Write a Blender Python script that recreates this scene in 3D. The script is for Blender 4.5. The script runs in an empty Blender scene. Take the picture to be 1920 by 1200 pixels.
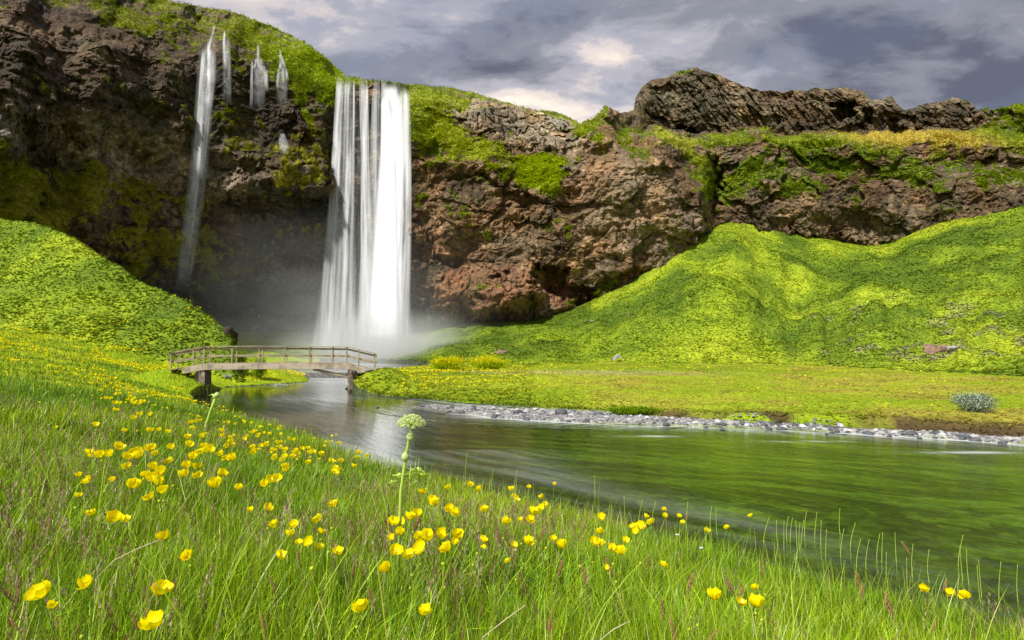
import bpy, math, random
import numpy as np
from mathutils import Vector, Matrix, Quaternion
random.seed(7)
RNG = np.random.default_rng(11)
R = math.radians
sc = bpy.context.scene
COL = sc.collection

# ------------------------------------------------------------------ camera
CAMZ = 3.06
F = 1000.0                        # focal length in photo pixels (photo 1920 wide)
PITCH = math.atan(0.05)
cam_d = bpy.data.cameras.new("camera")
cam_d.sensor_width = 36.0
cam_d.lens = 36.0 * F / 1920.0
cam_d.clip_start = 0.05
cam_d.clip_end = 6000
cam = bpy.data.objects.new("camera", cam_d)
COL.objects.link(cam)
cam.location = (0, 0, CAMZ)
cam.rotation_euler = (R(90) + PITCH, 0, 0)
sc.camera = cam

# ------------------------------------------------------------------ light and exposure
SUN_EL = R(50)
SUN_DIR = Vector((-0.56, -0.66, 0)).normalized()      # horizontal direction towards the sun
sun_vec = Vector((SUN_DIR.x * math.cos(SUN_EL), SUN_DIR.y * math.cos(SUN_EL), math.sin(SUN_EL)))
sd = bpy.data.lights.new("sun", 'SUN')
sd.energy = 4.6
sd.angle = R(4.0)
sd.color = (1.0, 0.95, 0.86)
sun = bpy.data.objects.new("sun", sd)
COL.objects.link(sun)
sun.rotation_euler = sun_vec.to_track_quat('Z', 'Y').to_euler()
sun.location = (0, 0, 80)
sc.view_settings.view_transform = 'Standard'
sc.view_settings.look = 'None'
sc.view_settings.exposure = 0.45
sc.view_settings.gamma = 1.0
sc.render.engine = 'CYCLES'
cy = sc.cycles
cy.max_bounces = 7
cy.diffuse_bounces = 3
cy.glossy_bounces = 3
cy.transmission_bounces = 3
cy.transparent_max_bounces = 28
cy.volume_bounces = 1
cy.volume_step_rate = 2.0
cy.use_denoising = True
cy.sample_clamp_indirect = 4.0

# node helper ------------------------------------------------------------
class NT:
    def __init__(s, tree):
        s.t = tree; s.n = tree.nodes; s.l = tree.links
        s.n.clear()
    def add(s, typ, **kw):
        nd = s.n.new(typ)
        for k, v in kw.items():
            if k.startswith('i_'):
                s.setin(nd, k[2:], v)
            else:
                setattr(nd, k, v)
        return nd
    def setin(s, nd, key, v):
        sock = nd.inputs[int(key)] if key.isdigit() else nd.inputs[key]
        if isinstance(v, bpy.types.NodeSocket):
            s.l.new(v, sock)
        else:
            sock.default_value = v
    def math(s, op, a, b=0.0, c=None, clamp=False):
        nd = s.n.new('ShaderNodeMath'); nd.operation = op; nd.use_clamp = clamp
        for i, v in enumerate((a, b, c)):
            if v is None: continue
            s.setin(nd, str(i), v)
        return nd.outputs[0]
    def mix(s, fac, a, b, blend='MIX'):
        nd = s.n.new('ShaderNodeMix'); nd.data_type = 'RGBA'; nd.blend_type = blend
        for k, v in ((0, fac), (6, a), (7, b)):
            if isinstance(v, bpy.types.NodeSocket): s.l.new(v, nd.inputs[k])
            else: nd.inputs[k].default_value = v if k == 0 else (tuple(v) + (1,))[:4]
        return nd.outputs[2]
    def noise(s, vec, scale, detail=4, rough=0.55, dist=0.0):
        nd = s.n.new('ShaderNodeTexNoise')
        if vec is not None: s.l.new(vec, nd.inputs['Vector'])
        nd.inputs['Scale'].default_value = scale
        nd.inputs['Detail'].default_value = detail
        nd.inputs['Roughness'].default_value = rough
        nd.inputs['Distortion'].default_value = dist
        return nd.outputs['Fac']
    def ramp(s, fac, stops, interp='LINEAR'):
        nd = s.n.new('ShaderNodeValToRGB'); nd.color_ramp.interpolation = interp
        cr = nd.color_ramp
        while len(cr.elements) < len(stops): cr.elements.new(0.5)
        for e, (p, c) in zip(cr.elements, stops):
            e.position = p
            e.color = (c, c, c, 1) if isinstance(c, (int, float)) else tuple(c) + (1,)
        s.l.new(fac, nd.inputs[0])
        return nd.outputs[0]
    def mapping(s, vec, scale=(1, 1, 1), rot=(0, 0, 0), loc=(0, 0, 0)):
        nd = s.n.new('ShaderNodeMapping'); s.l.new(vec, nd.inputs[0])
        nd.inputs['Scale'].default_value = scale; nd.inputs['Rotation'].default_value = rot
        nd.inputs['Location'].default_value = loc
        return nd.outputs[0]

# ------------------------------------------------------------------ world: Nishita sky behind broken cloud
world = bpy.data.worlds.new("World"); sc.world = world; world.use_nodes = True
w = NT(world.node_tree)
tc = w.add('ShaderNodeTexCoord').outputs['Generated']
sky = w.add('ShaderNodeTexSky', sky_type='NISHITA', sun_disc=False, sun_elevation=SUN_EL,
            sun_rotation=math.atan2(SUN_DIR.x, SUN_DIR.y))
sep = w.add('ShaderNodeSeparateXYZ', i_0=tc)
zz = w.math('MAXIMUM', sep.outputs[2], 0.0)
den = w.math('ADD', zz, 0.22)
cx = w.math('DIVIDE', sep.outputs[0], den)
cyy = w.math('DIVIDE', sep.outputs[1], den)
cv = w.add('ShaderNodeCombineXYZ', i_0=cx, i_1=cyy, i_2=0.0).outputs[0]
m1 = w.mapping(cv, scale=(0.85, 1.5, 1), rot=(0, 0, R(-24)), loc=(3.1, 1.7, 0))
n1 = w.noise(m1, 1.5, 7, 0.50, 0.4)
n2 = w.noise(w.mapping(cv, scale=(1.0, 1.6, 1), rot=(0, 0, R(-18)), loc=(8.3, 0.4, 2)), 4.6, 9, 0.64, 0.3)
big = w.noise(w.mapping(cv, scale=(1, 1, 1), loc=(1.3, 5.2, 0)), 0.55, 2, 0.5)
dens = w.math('ADD', w.math('MULTIPLY', n1, 0.85), w.math('MULTIPLY', n2, 0.42))
dens = w.math('SUBTRACT', w.math('MULTIPLY', dens, 1.25), 0.275)
dens = w.math('ADD', dens, w.math('MULTIPLY', w.math('SUBTRACT', big, 0.5), 0.35))
# the cloud deck is thicker towards the east and overhead
bias = w.math('ADD', w.math('MULTIPLY', sep.outputs[0], 0.15), w.math('MULTIPLY', w.math('MULTIPLY', sep.outputs[0], sep.outputs[0]), 0.16))
bias = w.math('ADD', bias, w.math('MULTIPLY', zz, 0.16))
dens = w.math('ADD', dens, w.math('SUBTRACT', bias, 0.060))
cloudcol = w.ramp(dens, [(0.34, (9.6, 8.0, 6.7)), (0.44, (6.8, 6.0, 5.6)), (0.53, (3.9, 3.8, 4.3)),
                         (0.64, (2.2, 2.3, 2.75)), (0.80, (1.05, 1.15, 1.6))], 'EASE')
thin = w.ramp(w.noise(w.mapping(cv, loc=(2, 9, 4)), 1.1, 6, 0.6), [(0.38, 0.62), (0.55, 1.0)])
skymix = w.mix(thin, sky.outputs[0], cloudcol)
bg = w.add('ShaderNodeBackground', i_Color=skymix, i_Strength=0.097)
out = w.add('ShaderNodeOutputWorld'); w.l.new(bg.outputs[0], out.inputs[0])

# ------------------------------------------------------------------ pixel <-> place
cp, sp = math.cos(PITCH), math.sin(PITCH)
def unproj(px, py, D):
    a = (np.asarray(px, float) - 960) / F; b = (600 - np.asarray(py, float)) / F
    x = a; y = cp - b * sp; z = sp + b * cp
    return np.stack(np.broadcast_arrays(x / y * D, D + 0 * x, CAMZ + z / y * D), -1)
def proj(P):
    x = P[..., 0]; y = P[..., 1]; z = P[..., 2] - CAMZ
    f = y * cp + z * sp; u = -y * sp + z * cp
    return 960 + F * x / f, 600 - F * u / f

# ------------------------------------------------------------------ numpy noise
_perm = RNG.permutation(256); _perm = np.concatenate([_perm, _perm, _perm])
_val = RNG.random(256) * 2 - 1
def vnoise(p):
    i = np.floor(p).astype(np.int64); f = p - i; f = f * f * f * (f * (f * 6 - 15) + 10)
    i &= 255
    X, Y, Z = i[..., 0], i[..., 1], i[..., 2]; X1, Y1, Z1 = (X + 1) & 255, (Y + 1) & 255, (Z + 1) & 255
    def h(a, b, c): return _val[_perm[_perm[_perm[a] + b] + c]]
    fx, fy, fz = f[..., 0], f[..., 1], f[..., 2]
    a = h(X, Y, Z) * (1 - fx) + h(X1, Y, Z) * fx
    b = h(X, Y1, Z) * (1 - fx) + h(X1, Y1, Z) * fx
    c = h(X, Y, Z1) * (1 - fx) + h(X1, Y, Z1) * fx
    d = h(X, Y1, Z1) * (1 - fx) + h(X1, Y1, Z1) * fx
    return (a * (1 - fy) + b * fy) * (1 - fz) + (c * (1 - fy) + d * fy) * fz
def fbm(p, oct=4, gain=0.5, ridged=False):
    s = 0; a = 1; t = 0
    p = p.astype(float)
    for k in range(oct):
        n = vnoise(p)
        if ridged: n = 1 - 2 * np.abs(n)
        s = s + a * n; t += a; a *= gain; p = p * 2.03 + 17.3
    return s / t
def cell(p):                                   # distance to nearest and second feature point
    i = np.floor(p).astype(np.int64); best = np.full(p.shape[:-1], 9.0); sec = best.copy(); idv = np.zeros(p.shape[:-1])
    for dx in (-1, 0, 1):
        for dy in (-1, 0, 1):
            for dz in (-1, 0, 1):
                c = i + np.array([dx, dy, dz]); cc = c & 255
                hh = _perm[_perm[_perm[cc[..., 0]] + cc[..., 1]] + cc[..., 2]]
                q = c + np.stack([_val[hh], _val[_perm[hh + 31]], _val[_perm[hh + 77]]], -1) * 0.5 + 0.5
                d = np.sqrt(((p - q) ** 2).sum(-1))
                m = d < best
                sec = np.where(m, best, np.minimum(sec, d)); idv = np.where(m, _val[_perm[hh + 5]], idv); best = np.where(m, d, best)
    return best, sec, idv
def sstep(a, b, x):
    t = np.clip((x - a) / (b - a), 0, 1); return t * t * (3 - 2 * t)
def V3(x, y, z=0.0):
    return np.stack(np.broadcast_arrays(x, y, z), -1)

# ------------------------------------------------------------------ mesh helpers
def mesh_from(name, verts, faces, mat=None, col=None, smooth=True, quads=True):
    verts = np.ascontiguousarray(verts, dtype=np.float32).reshape(-1, 3)
    faces = np.ascontiguousarray(faces, dtype=np.int32)
    k = faces.shape[1]
    me = bpy.data.meshes.new(name)
    me.vertices.add(len(verts)); me.vertices.foreach_set('co', verts.ravel())
    me.loops.add(faces.size); me.loops.foreach_set('vertex_index', faces.ravel())
    me.polygons.add(len(faces))
    me.polygons.foreach_set('loop_start', np.arange(0, faces.size, k, dtype=np.int32))
    me.polygons.foreach_set('loop_total', np.full(len(faces), k, dtype=np.int32))
    me.polygons.foreach_set('use_smooth', np.full(len(faces), smooth, dtype=bool))
    me.update(calc_edges=True)
    if col is not None:
        c = np.ones((len(verts), 4), np.float32); c[:, :3] = col
        at = me.color_attributes.new('Col', 'FLOAT_COLOR', 'POINT'); at.data.foreach_set('color', c.ravel())
    if mat: me.materials.append(mat)
    return me
def link(name, me, parent=None):
    o = bpy.data.objects.new(name, me); COL.objects.link(o)
    if parent is not None: o.parent = parent
    return o
def tag(o, label=None, cat=None, group=None, kind=None):
    if label: o['label'] = label
    if cat: o['category'] = cat
    if group: o['group'] = group
    if kind: o['kind'] = kind
    return o
def empty(name, loc, rz=0.0):
    o = bpy.data.objects.new(name, None); o.empty_display_size = 0.1
    COL.objects.link(o); o.location = [float(v) for v in loc]; o.rotation_euler = (0, 0, rz)
    return o
def grid_faces(nr, nc, keep=None):
    a = np.arange(nr * nc).reshape(nr, nc)
    f = np.stack([a[:-1, :-1], a[:-1, 1:], a[1:, 1:], a[1:, :-1]], -1).reshape(-1, 4)
    return f
def compact(verts, faces, *attrs):
    used = np.unique(faces); mp = np.full(len(verts), -1, np.int64); mp[used] = np.arange(len(used))
    return (verts[used], mp[faces]) + tuple(a[used] for a in attrs)
class PB:                                                # polygon builder for small parts
    def __init__(s): s.v = []; s.f = []
    def add(s, v, f):
        b = len(s.v); s.v += [tuple(float(q) for q in x) for x in v]; s.f += [tuple(b + i for i in x) for x in f]
    def beam(s, a, b, wd, ht, up=(0, 0, 1), jit=0.0):   # box from a to b; wd sideways, ht along up
        a = Vector(a); b = Vector(b); d = (b - a).normalized(); up = Vector(up)
        sd_ = d.cross(up).normalized(); u = sd_.cross(d).normalized()
        ch = min(wd, ht) * 0.12
        prof = [(-wd/2+ch, -ht/2), (wd/2-ch, -ht/2), (wd/2, -ht/2+ch), (wd/2, ht/2-ch), (wd/2-ch, ht/2), (-wd/2+ch, ht/2), (-wd/2, ht/2-ch), (-wd/2, -ht/2+ch)]
        vs = []
        for p in (a, b):
            for x, y in prof: vs.append(p + sd_ * (x + random.uniform(-jit, jit)) + u * (y + random.uniform(-jit, jit)))
        fs = [(i, (i+1) % 8, 8 + (i+1) % 8, 8 + i) for i in range(8)] + [tuple(range(7, -1, -1)), tuple(range(8, 16))]
        s.add(vs, fs)
    def tube(s, pts, rad, n=6):
        pts = [Vector(p) for p in pts]; vs = []; fs = []
        if not hasattr(rad, '__len__'): rad = [rad] * len(pts)
        for i, p in enumerate(pts):
            d = (pts[min(i+1, len(pts)-1)] - pts[max(i-1, 0)]).normalized()
            a = d.orthogonal().normalized() if abs(d.z) < 0.05 else d.cross(Vector((0.31, 0.95, 0.0))).normalized()
            b = d.cross(a)
            for k in range(n):
                t = 2 * math.pi * k / n; vs.append(p + (a * math.cos(t) + b * math.sin(t)) * rad[i])
        for i in range(len(pts) - 1):
            for k in range(n): fs.append((i*n+k, i*n+(k+1) % n, (i+1)*n+(k+1) % n, (i+1)*n+k))
        fs += [tuple(range(n-1, -1, -1)), tuple(range((len(pts)-1)*n, len(pts)*n))]
        s.add(vs, fs)
    def ball(s, c, r, nu=6, nv=4, sq=1.0, axis=None):
        vs = []; fs = []; c = Vector(c)
        q = Vector(axis).to_track_quat('Z', 'Y') if axis is not None else None
        for j in range(nv + 1):
            ph = math.pi * j / nv
            for k in range(nu):
                t = 2 * math.pi * k / nu
                d = Vector((math.sin(ph)*math.cos(t)*r, math.sin(ph)*math.sin(t)*r, math.cos(ph)*r*sq))
                vs.append(c + (q @ d if q else d))
        for j in range(nv):
            for k in range(nu): fs.append((j*nu+k, (j+1)*nu+k, (j+1)*nu+(k+1) % nu, j*nu+(k+1) % nu))
        s.add(vs, fs)
    def mesh(s, name, mat, smooth=False):
        me = bpy.data.meshes.new(name); me.from_pydata(s.v, [], s.f); me.update()
        if smooth: me.polygons.foreach_set('use_smooth', [True] * len(me.polygons))
        me.materials.append(mat); return me
    def obj(s, name, mat, parent=None, smooth=False):
        return link(name, s.mesh(name, mat, smooth), parent)

# ------------------------------------------------------------------ materials
def new_mat(name):
    m = bpy.data.materials.new(name); m.use_nodes = True
    return m, NT(m.node_tree)
def out_surf(n, shader, disp=None, vol=None):
    o = n.add('ShaderNodeOutputMaterial')
    if shader is not None: n.l.new(shader, o.inputs['Surface'])
    if vol is not None: n.l.new(vol, o.inputs['Volume'])
def bump(n, h, strength, dist):
    b = n.add('ShaderNodeBump'); b.inputs['Strength'].default_value = strength; b.inputs['Distance'].default_value = dist
    n.l.new(h, b.inputs['Height']); return b.outputs[0]
def attr_col(n):
    return n.add('ShaderNodeAttribute', attribute_name='Col').outputs['Color']
def principled(n, **kw):
    p = n.add('ShaderNodeBsdfPrincipled')
    for k, v in kw.items():
        n.setin(p, k.replace('_', ' '), v)
    return p.outputs[0]

def mat_rock():
    m, n = new_mat('cliff rock')
    pos = n.add('ShaderNodeTexCoord').outputs['Object']
    c = attr_col(n)
    n1 = n.noise(pos, 1.3, 8, 0.65)
    n2 = n.noise(pos, 6.0, 5, 0.6)
    v = n.ramp(n1, [(0.30, 0.42), (0.5, 1.0), (0.68, 1.7)])
    c = n.mix(1.0, c, v, 'MULTIPLY')
    c = n.mix(1.0, c, n.ramp(n2, [(0.3, 0.72), (0.7, 1.3)]), 'MULTIPLY')
    h = n.math('ADD', n.noise(pos, 1.1, 8, 0.7), n.math('MULTIPLY', n2, 0.35))
    nb = bump(n, h, 0.9, 0.7)
    out_surf(n, principled(n, Base_Color=c, Roughness=0.85, Normal=nb, **{'Specular_IOR_Level': 0.25}))
    return m
def mat_ground(name, bs=0.5, fine=9.0, dist=0.12):
    m, n = new_mat(name)
    pos = n.add('ShaderNodeTexCoord').outputs['Object']
    c = attr_col(n)
    n1 = n.noise(pos, fine, 5, 0.7); n2 = n.noise(pos, fine * 0.18, 4, 0.6)
    c = n.mix(1.0, c, n.ramp(n1, [(0.32, 0.55), (0.5, 1.0), (0.66, 1.45)]), 'MULTIPLY')
    c = n.mix(1.0, c, n.ramp(n2, [(0.3, (0.8, 0.85, 0.8)), (0.7, (1.2, 1.12, 1.1))]), 'MULTIPLY')
    out_surf(n, principled(n, Base_Color=c, Roughness=0.9, Normal=bump(n, n1, bs, dist), **{'Specular_IOR_Level': 0.1}))
    return m
def mat_leaf(name, trans=0.35, gloss=0.06, rough=0.35):
    m, n = new_mat(name)
    c = attr_col(n)
    d = n.add('ShaderNodeBsdfDiffuse'); n.l.new(c, d.inputs[0])
    t = n.add('ShaderNodeBsdfTranslucent'); n.l.new(c, t.inputs[0])
    mx = n.add('ShaderNodeMixShader'); mx.inputs[0].default_value = trans
    n.l.new(d.outputs[0], mx.inputs[1]); n.l.new(t.outputs[0], mx.inputs[2])
    g = n.add('ShaderNodeBsdfGlossy'); g.inputs['Roughness'].default_value = rough; g.inputs[0].default_value = (1, 1, 0.9, 1)
    m2 = n.add('ShaderNodeMixShader'); m2.inputs[0].default_value = gloss
    n.l.new(mx.outputs[0], m2.inputs[1]); n.l.new(g.outputs[0], m2.inputs[2])
    out_surf(n, m2.outputs[0]); return m
def mat_flat(name, col, rough=0.6, trans=0.0, var=0.25, scale=40, spec=0.3):
    m, n = new_mat(name)
    pos = n.add('ShaderNodeTexCoord').outputs['Object']
    nn = n.noise(pos, scale, 4, 0.6)
    c = n.mix(1.0, col, n.ramp(nn, [(0.3, 1 - var), (0.7, 1 + var)]), 'MULTIPLY')
    p = principled(n, Base_Color=c, Roughness=rough, **{'Specular_IOR_Level': spec})
    if trans > 0:
        t = n.add('ShaderNodeBsdfTranslucent'); n.l.new(c, t.inputs[0])
        mx = n.add('ShaderNodeMixShader'); mx.inputs[0].default_value = trans
        n.l.new(p, mx.inputs[1]); n.l.new(t.outputs[0], mx.inputs[2]); p = mx.outputs[0]
    out_surf(n, p); return m
def mat_wood(name, col):
    m, n = new_mat(name)
    pos = n.add('ShaderNodeTexCoord').outputs['Object']
    g = n.noise(n.mapping(pos, scale=(1.2, 14, 14)), 2.0, 5, 0.65)
    k = n.noise(pos, 1.7, 3, 0.6)
    c = n.mix(g, [q * 0.55 for q in col], [q * 1.35 for q in col])
    c = n.mix(n.ramp(k, [(0.45, 0.0), (0.62, 0.55)]), c, (0.10, 0.085, 0.06))
    out_surf(n, principled(n, Base_Color=c, Roughness=0.85, Normal=bump(n, g, 0.4, 0.02))); return m
M_ROCK = mat_rock()
M_HILL = mat_ground('hillside turf', 0.3, 3.0, 0.12)
M_TURF = mat_ground('meadow turf', 0.5, 9.0, 0.06)
M_SOIL = mat_ground('bank soil', 0.5, 14.0, 0.05)
M_BED = mat_ground('riverbed pebbles', 0.4, 5.0, 0.1)
M_GRASS = mat_leaf('grass blades', 0.36, 0.03, 0.4)
M_TUFT = mat_leaf('turf tufts', 0.3, 0.0, 0.6)
M_PETAL = mat_flat('buttercup petal', (0.97, 0.85, 0.0), 0.35, 0.35, 0.16, 45, 0.4)
M_YELL = mat_leaf('yellow wildflowers', 0.2, 0.0, 0.5)
M_CENTRE = mat_flat('flower centre', (0.80, 0.50, 0.01), 0.6)
M_BUD = mat_flat('green yellow bud', (0.50, 0.58, 0.04), 0.5, 0.2)
M_STEM = mat_flat('green stem', (0.20, 0.38, 0.03), 0.5, 0.2)
M_STONE = mat_flat('dark river stone', (0.075, 0.08, 0.09), 0.6, 0, 0.45, 7)
M_STONEP = mat_flat('pale river stone', (0.46, 0.46, 0.47), 0.6, 0, 0.3, 7)
M_WOOD = mat_wood('weathered grey wood', (0.44, 0.36, 0.24))
M_WOOD2 = mat_wood('pale weathered boards', (0.55, 0.46, 0.35))

# ------------------------------------------------------------------ river outline and ground shape
RIGHT_SHORE = [(-20, 104), (-10, 95), (-12, 78), (-17, 62), (-15, 50), (-12.6, 42), (-11.0, 36.6), (-10.4, 35.2), (-6.4, 32.2), (-1.7, 28.6), (2.0, 26.6), (4.7, 25.2),
               (5.6, 23.2), (8.2, 21.8), (11.2, 20.8), (14.0, 19.2), (16.9, 17.6), (21, 15.6), (34, 12), (70, 4)]
NEAR_SHORE = [(70, -12), (25, -4), (12, 1.5), (7.6, 3.9), (5.8, 5.0), (4.6, 5.9), (3.7, 6.7), (2.7, 7.6), (1.7, 8.4), (0.5, 9.4), (-.8, 10.8), (-2.6, 12.3),
              (-4.8, 14.8), (-8.4, 18.9), (-12.4, 23.4), (-16.2, 27.5), (-18.5, 31.4), (-19.6, 34.0), (-20.2, 36.6), (-22.0, 39.6), (-20.8, 41.6), (-18.4, 44.2), (-17.6, 47.5), (-19.2, 52),
              (-24, 56), (-40, 61), (-62, 68), (-62, 88), (-42, 100)]
RIVER = np.array(RIGHT_SHORE + NEAR_SHORE, float)
BAR = np.array([(-5.2, 28.0), (-2.2, 25.0), (-.2, 23.1), (3.8, 21.5), (7.8, 20.9), (10.8, 20.0), (16.0, 17.3), (19, 15.6), (20, 16), (16.6, 17.7), (11, 20.8), (5.6, 22.9), (4.4, 24.2), (2.0, 25.2), (-1.6, 26.4)], float)
RIGHTSIDE = np.array(RIGHT_SHORE + [(300, 4), (300, 300), (-20, 300)], float)
def smooth_poly(p, it=2, closed=True):
    for _ in range(it):
        q = np.roll(p, -1, 0); p = np.stack([0.75 * p + 0.25 * q, 0.25 * p + 0.75 * q], 1).reshape(-1, 2)
    return p
RIVER_S = smooth_poly(RIVER); BAR_S = smooth_poly(BAR, 1)
def poly_sd(P, poly):                                     # + outside, - inside
    A = poly; B = np.roll(poly, -1, 0); out = np.empty(len(P))
    for s in range(0, len(P), 20000):
        p = P[s:s+20000]; d2 = np.full(len(p), 1e12); ins = np.zeros(len(p), bool)
        for a, b in zip(A, B):
            e = b - a; wv = p - a; t = np.clip((wv @ e) / (e @ e), 0, 1)
            q = wv - t[:, None] * e; d2 = np.minimum(d2, (q ** 2).sum(1))
            c = ((a[1] > p[:, 1]) != (b[1] > p[:, 1]))
            if a[1] != b[1]: c &= p[:, 0] < (b[0]-a[0]) * (p[:, 1]-a[1]) / (b[1]-a[1]) + a[0]
            ins ^= c
        d = np.sqrt(d2); out[s:s+20000] = np.where(ins, -d, d)
    return out
def tab(x, pts):
    pts = np.array(pts, float); return np.interp(x, pts[:, 0], pts[:, 1])
RH_Y = [(480, 668), (560, 655), (700, 648), (780, 628), (850, 614), (900, 608), (990, 603), (1060, 588), (1130, 556), (1180, 530), (1240, 492), (1300, 455), (1345, 424), (1390, 411), (1430, 414), (1500, 435), (1560, 450), (1640, 461), (1680, 452), (1730, 430), (1800, 408), (1920, 385), (2100, 350), (2400, 320)]
RH_C = [(480, 122), (560, 126), (700, 130), (780, 120), (850, 114), (900, 109), (990, 108), (1060, 110), (1130, 108), (1240, 105), (1310, 107), (1360, 116), (1400, 118), (1500, 117), (1600, 118), (1700, 112), (1800, 108), (1920, 102), (2100, 93), (2400, 80)]
RH_B = [(480, 106), (560, 102), (700, 99), (780, 88), (850, 78), (1000, 67), (1150, 66), (1300, 62), (1500, 55), (1700, 45), (1920, 37), (2100, 32), (2400, 27)]
LH_Y = [(-600, 300), (-200, 360), (0, 408), (80, 422), (150, 458), (250, 520), (330, 553), (390, 590), (425, 616), (441, 636), (452, 690), (480, 760)]
LH_C = [(-600, 70), (-200, 68), (0, 64), (80, 61), (150, 57), (250, 53), (330, 50), (390, 48), (440, 46), (480, 45)]
LH_B = [(-600, 44), (0, 44), (250, 43), (390, 42.5), (440, 42), (480, 42)]
def gauss_smooth_tab(pts, sig=14):
    xs = np.arange(pts[0][0], pts[-1][0] + 1, 4.0); ys = tab(xs, pts)
    k = np.exp(-0.5 * (np.arange(-12, 13) * 4 / sig) ** 2); k /= k.sum()
    yp = np.convolve(np.pad(ys, 12, mode='edge'), k, 'valid')
    return np.stack([xs, yp], 1)
RH_Y, RH_C, RH_B = (gauss_smooth_tab(q, 16) for q in (RH_Y, RH_C, RH_B))
LH_Ys, LH_C, LH_B = gauss_smooth_tab(LH_Y, 6), gauss_smooth_tab(LH_C), gauss_smooth_tab(LH_B)
def ground_z(x, y, detail=True, full=False):
    x = np.asarray(x, float).ravel(); y = np.asarray(y, float).ravel()
    P = np.stack([x, y], 1)
    warp = vnoise(V3(x / 2.3, y / 2.3, 3.0)) * 0.28 + vnoise(V3(x / .7, y / .7, 9.0)) * 0.09
    d = poly_sd(P, RIVER_S) + warp * np.clip(y / 12, 0.4, 1.6)
    right = poly_sd(P, RIGHTSIDE) < 0
    ys = np.maximum(y, 0.5); px = 960 + F * x / ys
    big = vnoise(V3(x / 9, y / 9, 1.0)); med = vnoise(V3(x / 2.1, y / 2.1, 5.0))
    # near side
    k = 0.015 + 0.19 * sstep(11, 34, y)
    lin = 0.04 + 0.285 * np.maximum(d, 0)
    zn = np.minimum(lin, 1.93) - 0.10 * np.exp(-((d - 6.6) / 1.5) ** 2) + np.maximum(d - 6.6, 0) * k + 0.10 * med * sstep(0, 2, d)
    zn = np.minimum(zn, 6.0 + 0.02 * d)
    zn = np.maximum(zn, 1.62 * np.exp(-(((x + 22.2) / 2.9) ** 2 + ((y - 34.3) / 2.9) ** 2)))
    isl = sstep(-24.5, -20, x) * sstep(38, 40.5, y)
    zn = zn * (1 - isl) + isl * np.minimum(zn, 0.25 + 1.5 * sstep(0, 5, d) + 0.12 * np.maximum(d, 0))
    # right meadow
    cut = 0.40 * sstep(0.15, 0.5, d) * sstep(1150, 1400, px) + 0.36 * sstep(0, 3.0, d) * (1 - sstep(1150, 1400, px))
    mound = 0.75 * np.exp(-(((x + 9.6) / 2.4) ** 2 + ((y - 37.8) / 2.6) ** 2) ** 1.3)
    zr = 0.02 + cut + np.minimum(0.024 * np.maximum(d, 0), 0.62) + 0.10 * big * sstep(1, 5, d) + (0.09 * med + 0.10 * np.maximum(vnoise(V3(x / 3.2, y / 1.6, 77.0)), 0)) * sstep(.5, 3, d) + mound * 1.5
    bed = -0.10 - 0.75 * sstep(0, 4, -d) + 0.08 * med
    z = np.where(d > 0, np.where(right, zr, zn), bed)
    bar = poly_sd(P, BAR_S)
    zb = 0.05 + 0.05 * med - 0.25 * sstep(-0.1, 1.4, bar)
    z = np.where(d < 0, np.maximum(z, zb), z)
    # right hill
    Db = tab(px, RH_B); Dc = tab(px, RH_C); yc = tab(px, RH_Y)
    zc = CAMZ + (650 - yc) / F * Dc
    t = (y - Db) / (Dc - Db)
    prof = np.where(t > 0, t - 0.07 * (1 - np.exp(-t.clip(0) / 0.07)), 0) / 0.93
    prof = np.where(t > 1, 1 + (t - 1) * 0.4, prof); prof = np.minimum(prof, 1.15)
    lump = fbm(V3(x / 14, y / 14, 2.0), 4) * 3.6 + fbm(V3(x / 4.5, y / 4.5, 7.0), 3) * 0.7
    # gullies running down the slope
    gul = fbm(V3(px / 60, y / 60, 4.0), 3) * 2.6
    zh = 0.75 + (zc - 0.75) * prof + (lump + gul) * (np.clip(t * 3, 0, 1) * np.clip((1.05 - t) * 3, 0.0, 1)) * np.clip(zc / 16, 0.15, 1)
    rh = (t > 0) & (px > 480) & (y > 20)
    z = np.where(rh, np.maximum(z, zh * sstep(480, 560, px) + z * (1 - sstep(480, 560, px))), z)
    # left hill
    Db2 = tab(px, LH_B); Dc2 = tab(px, LH_C); yc2 = tab(px, LH_Ys); zc2 = CAMZ + (650 - yc2) / F * Dc2
    t2 = (y - Db2) / (Dc2 - Db2)
    l2 = fbm(V3(x / 7, y / 7, 12.0), 4) * 1.0 + fbm(V3(x / 2.2, y / 2.2, 15.0), 3) * 0.35
    up = np.where(t2 < 1, np.clip(t2, 0, 1) ** 1.05, 1 - (t2 - 1) * 0.9)
    z0 = np.minimum(z, 5.2)
    zl = z0 + (zc2 - z0) * up + l2 * np.clip(t2 * 3, 0, 1) * np.clip((1.1 - t2) * 4, 0, 1) * np.clip((zc2 - 3.0) / 3.0, 0.0, 1)
    lh = (t2 > 0) & (px < 478) & (y > 20) & (zc2 > z0) & (t2 < 2.6)
    lhm = lh & (zl > z)
    z = np.where(lhm, zl, z)
    if detail:
        tus = fbm(V3(x / .9, y / .9, 21.0), 3) * 0.14 + (np.maximum(fbm(V3(x / 1.8, y / 1.8, z / .8), 3), 0) * 0.16 + 0.07 * np.sin((z + 1.2 * med) * 5.5)) * np.where(rh | lhm, 1, 0) + np.abs(vnoise(V3(x / .45, y / .45, 31.0))) * 0.08
        z = z + tus * np.where(lhm | rh, 0.9, np.where(d > .4, 0.45, 0.0))
        stones = (1 - np.clip(cell(V3(x * 2.6, y * 2.6, 0.0))[0] * 1.9, 0, 1)) * 0.10 if full else 0
        z = z + np.where((d < 0) & (bar < .3), stones, 0)
    if full: return z, dict(d=d, right=right, bar=bar, rh=rh & (t > 0.0), lh=lhm, px=px, t=t, t2=t2, big=big, med=med)
    return z
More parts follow.
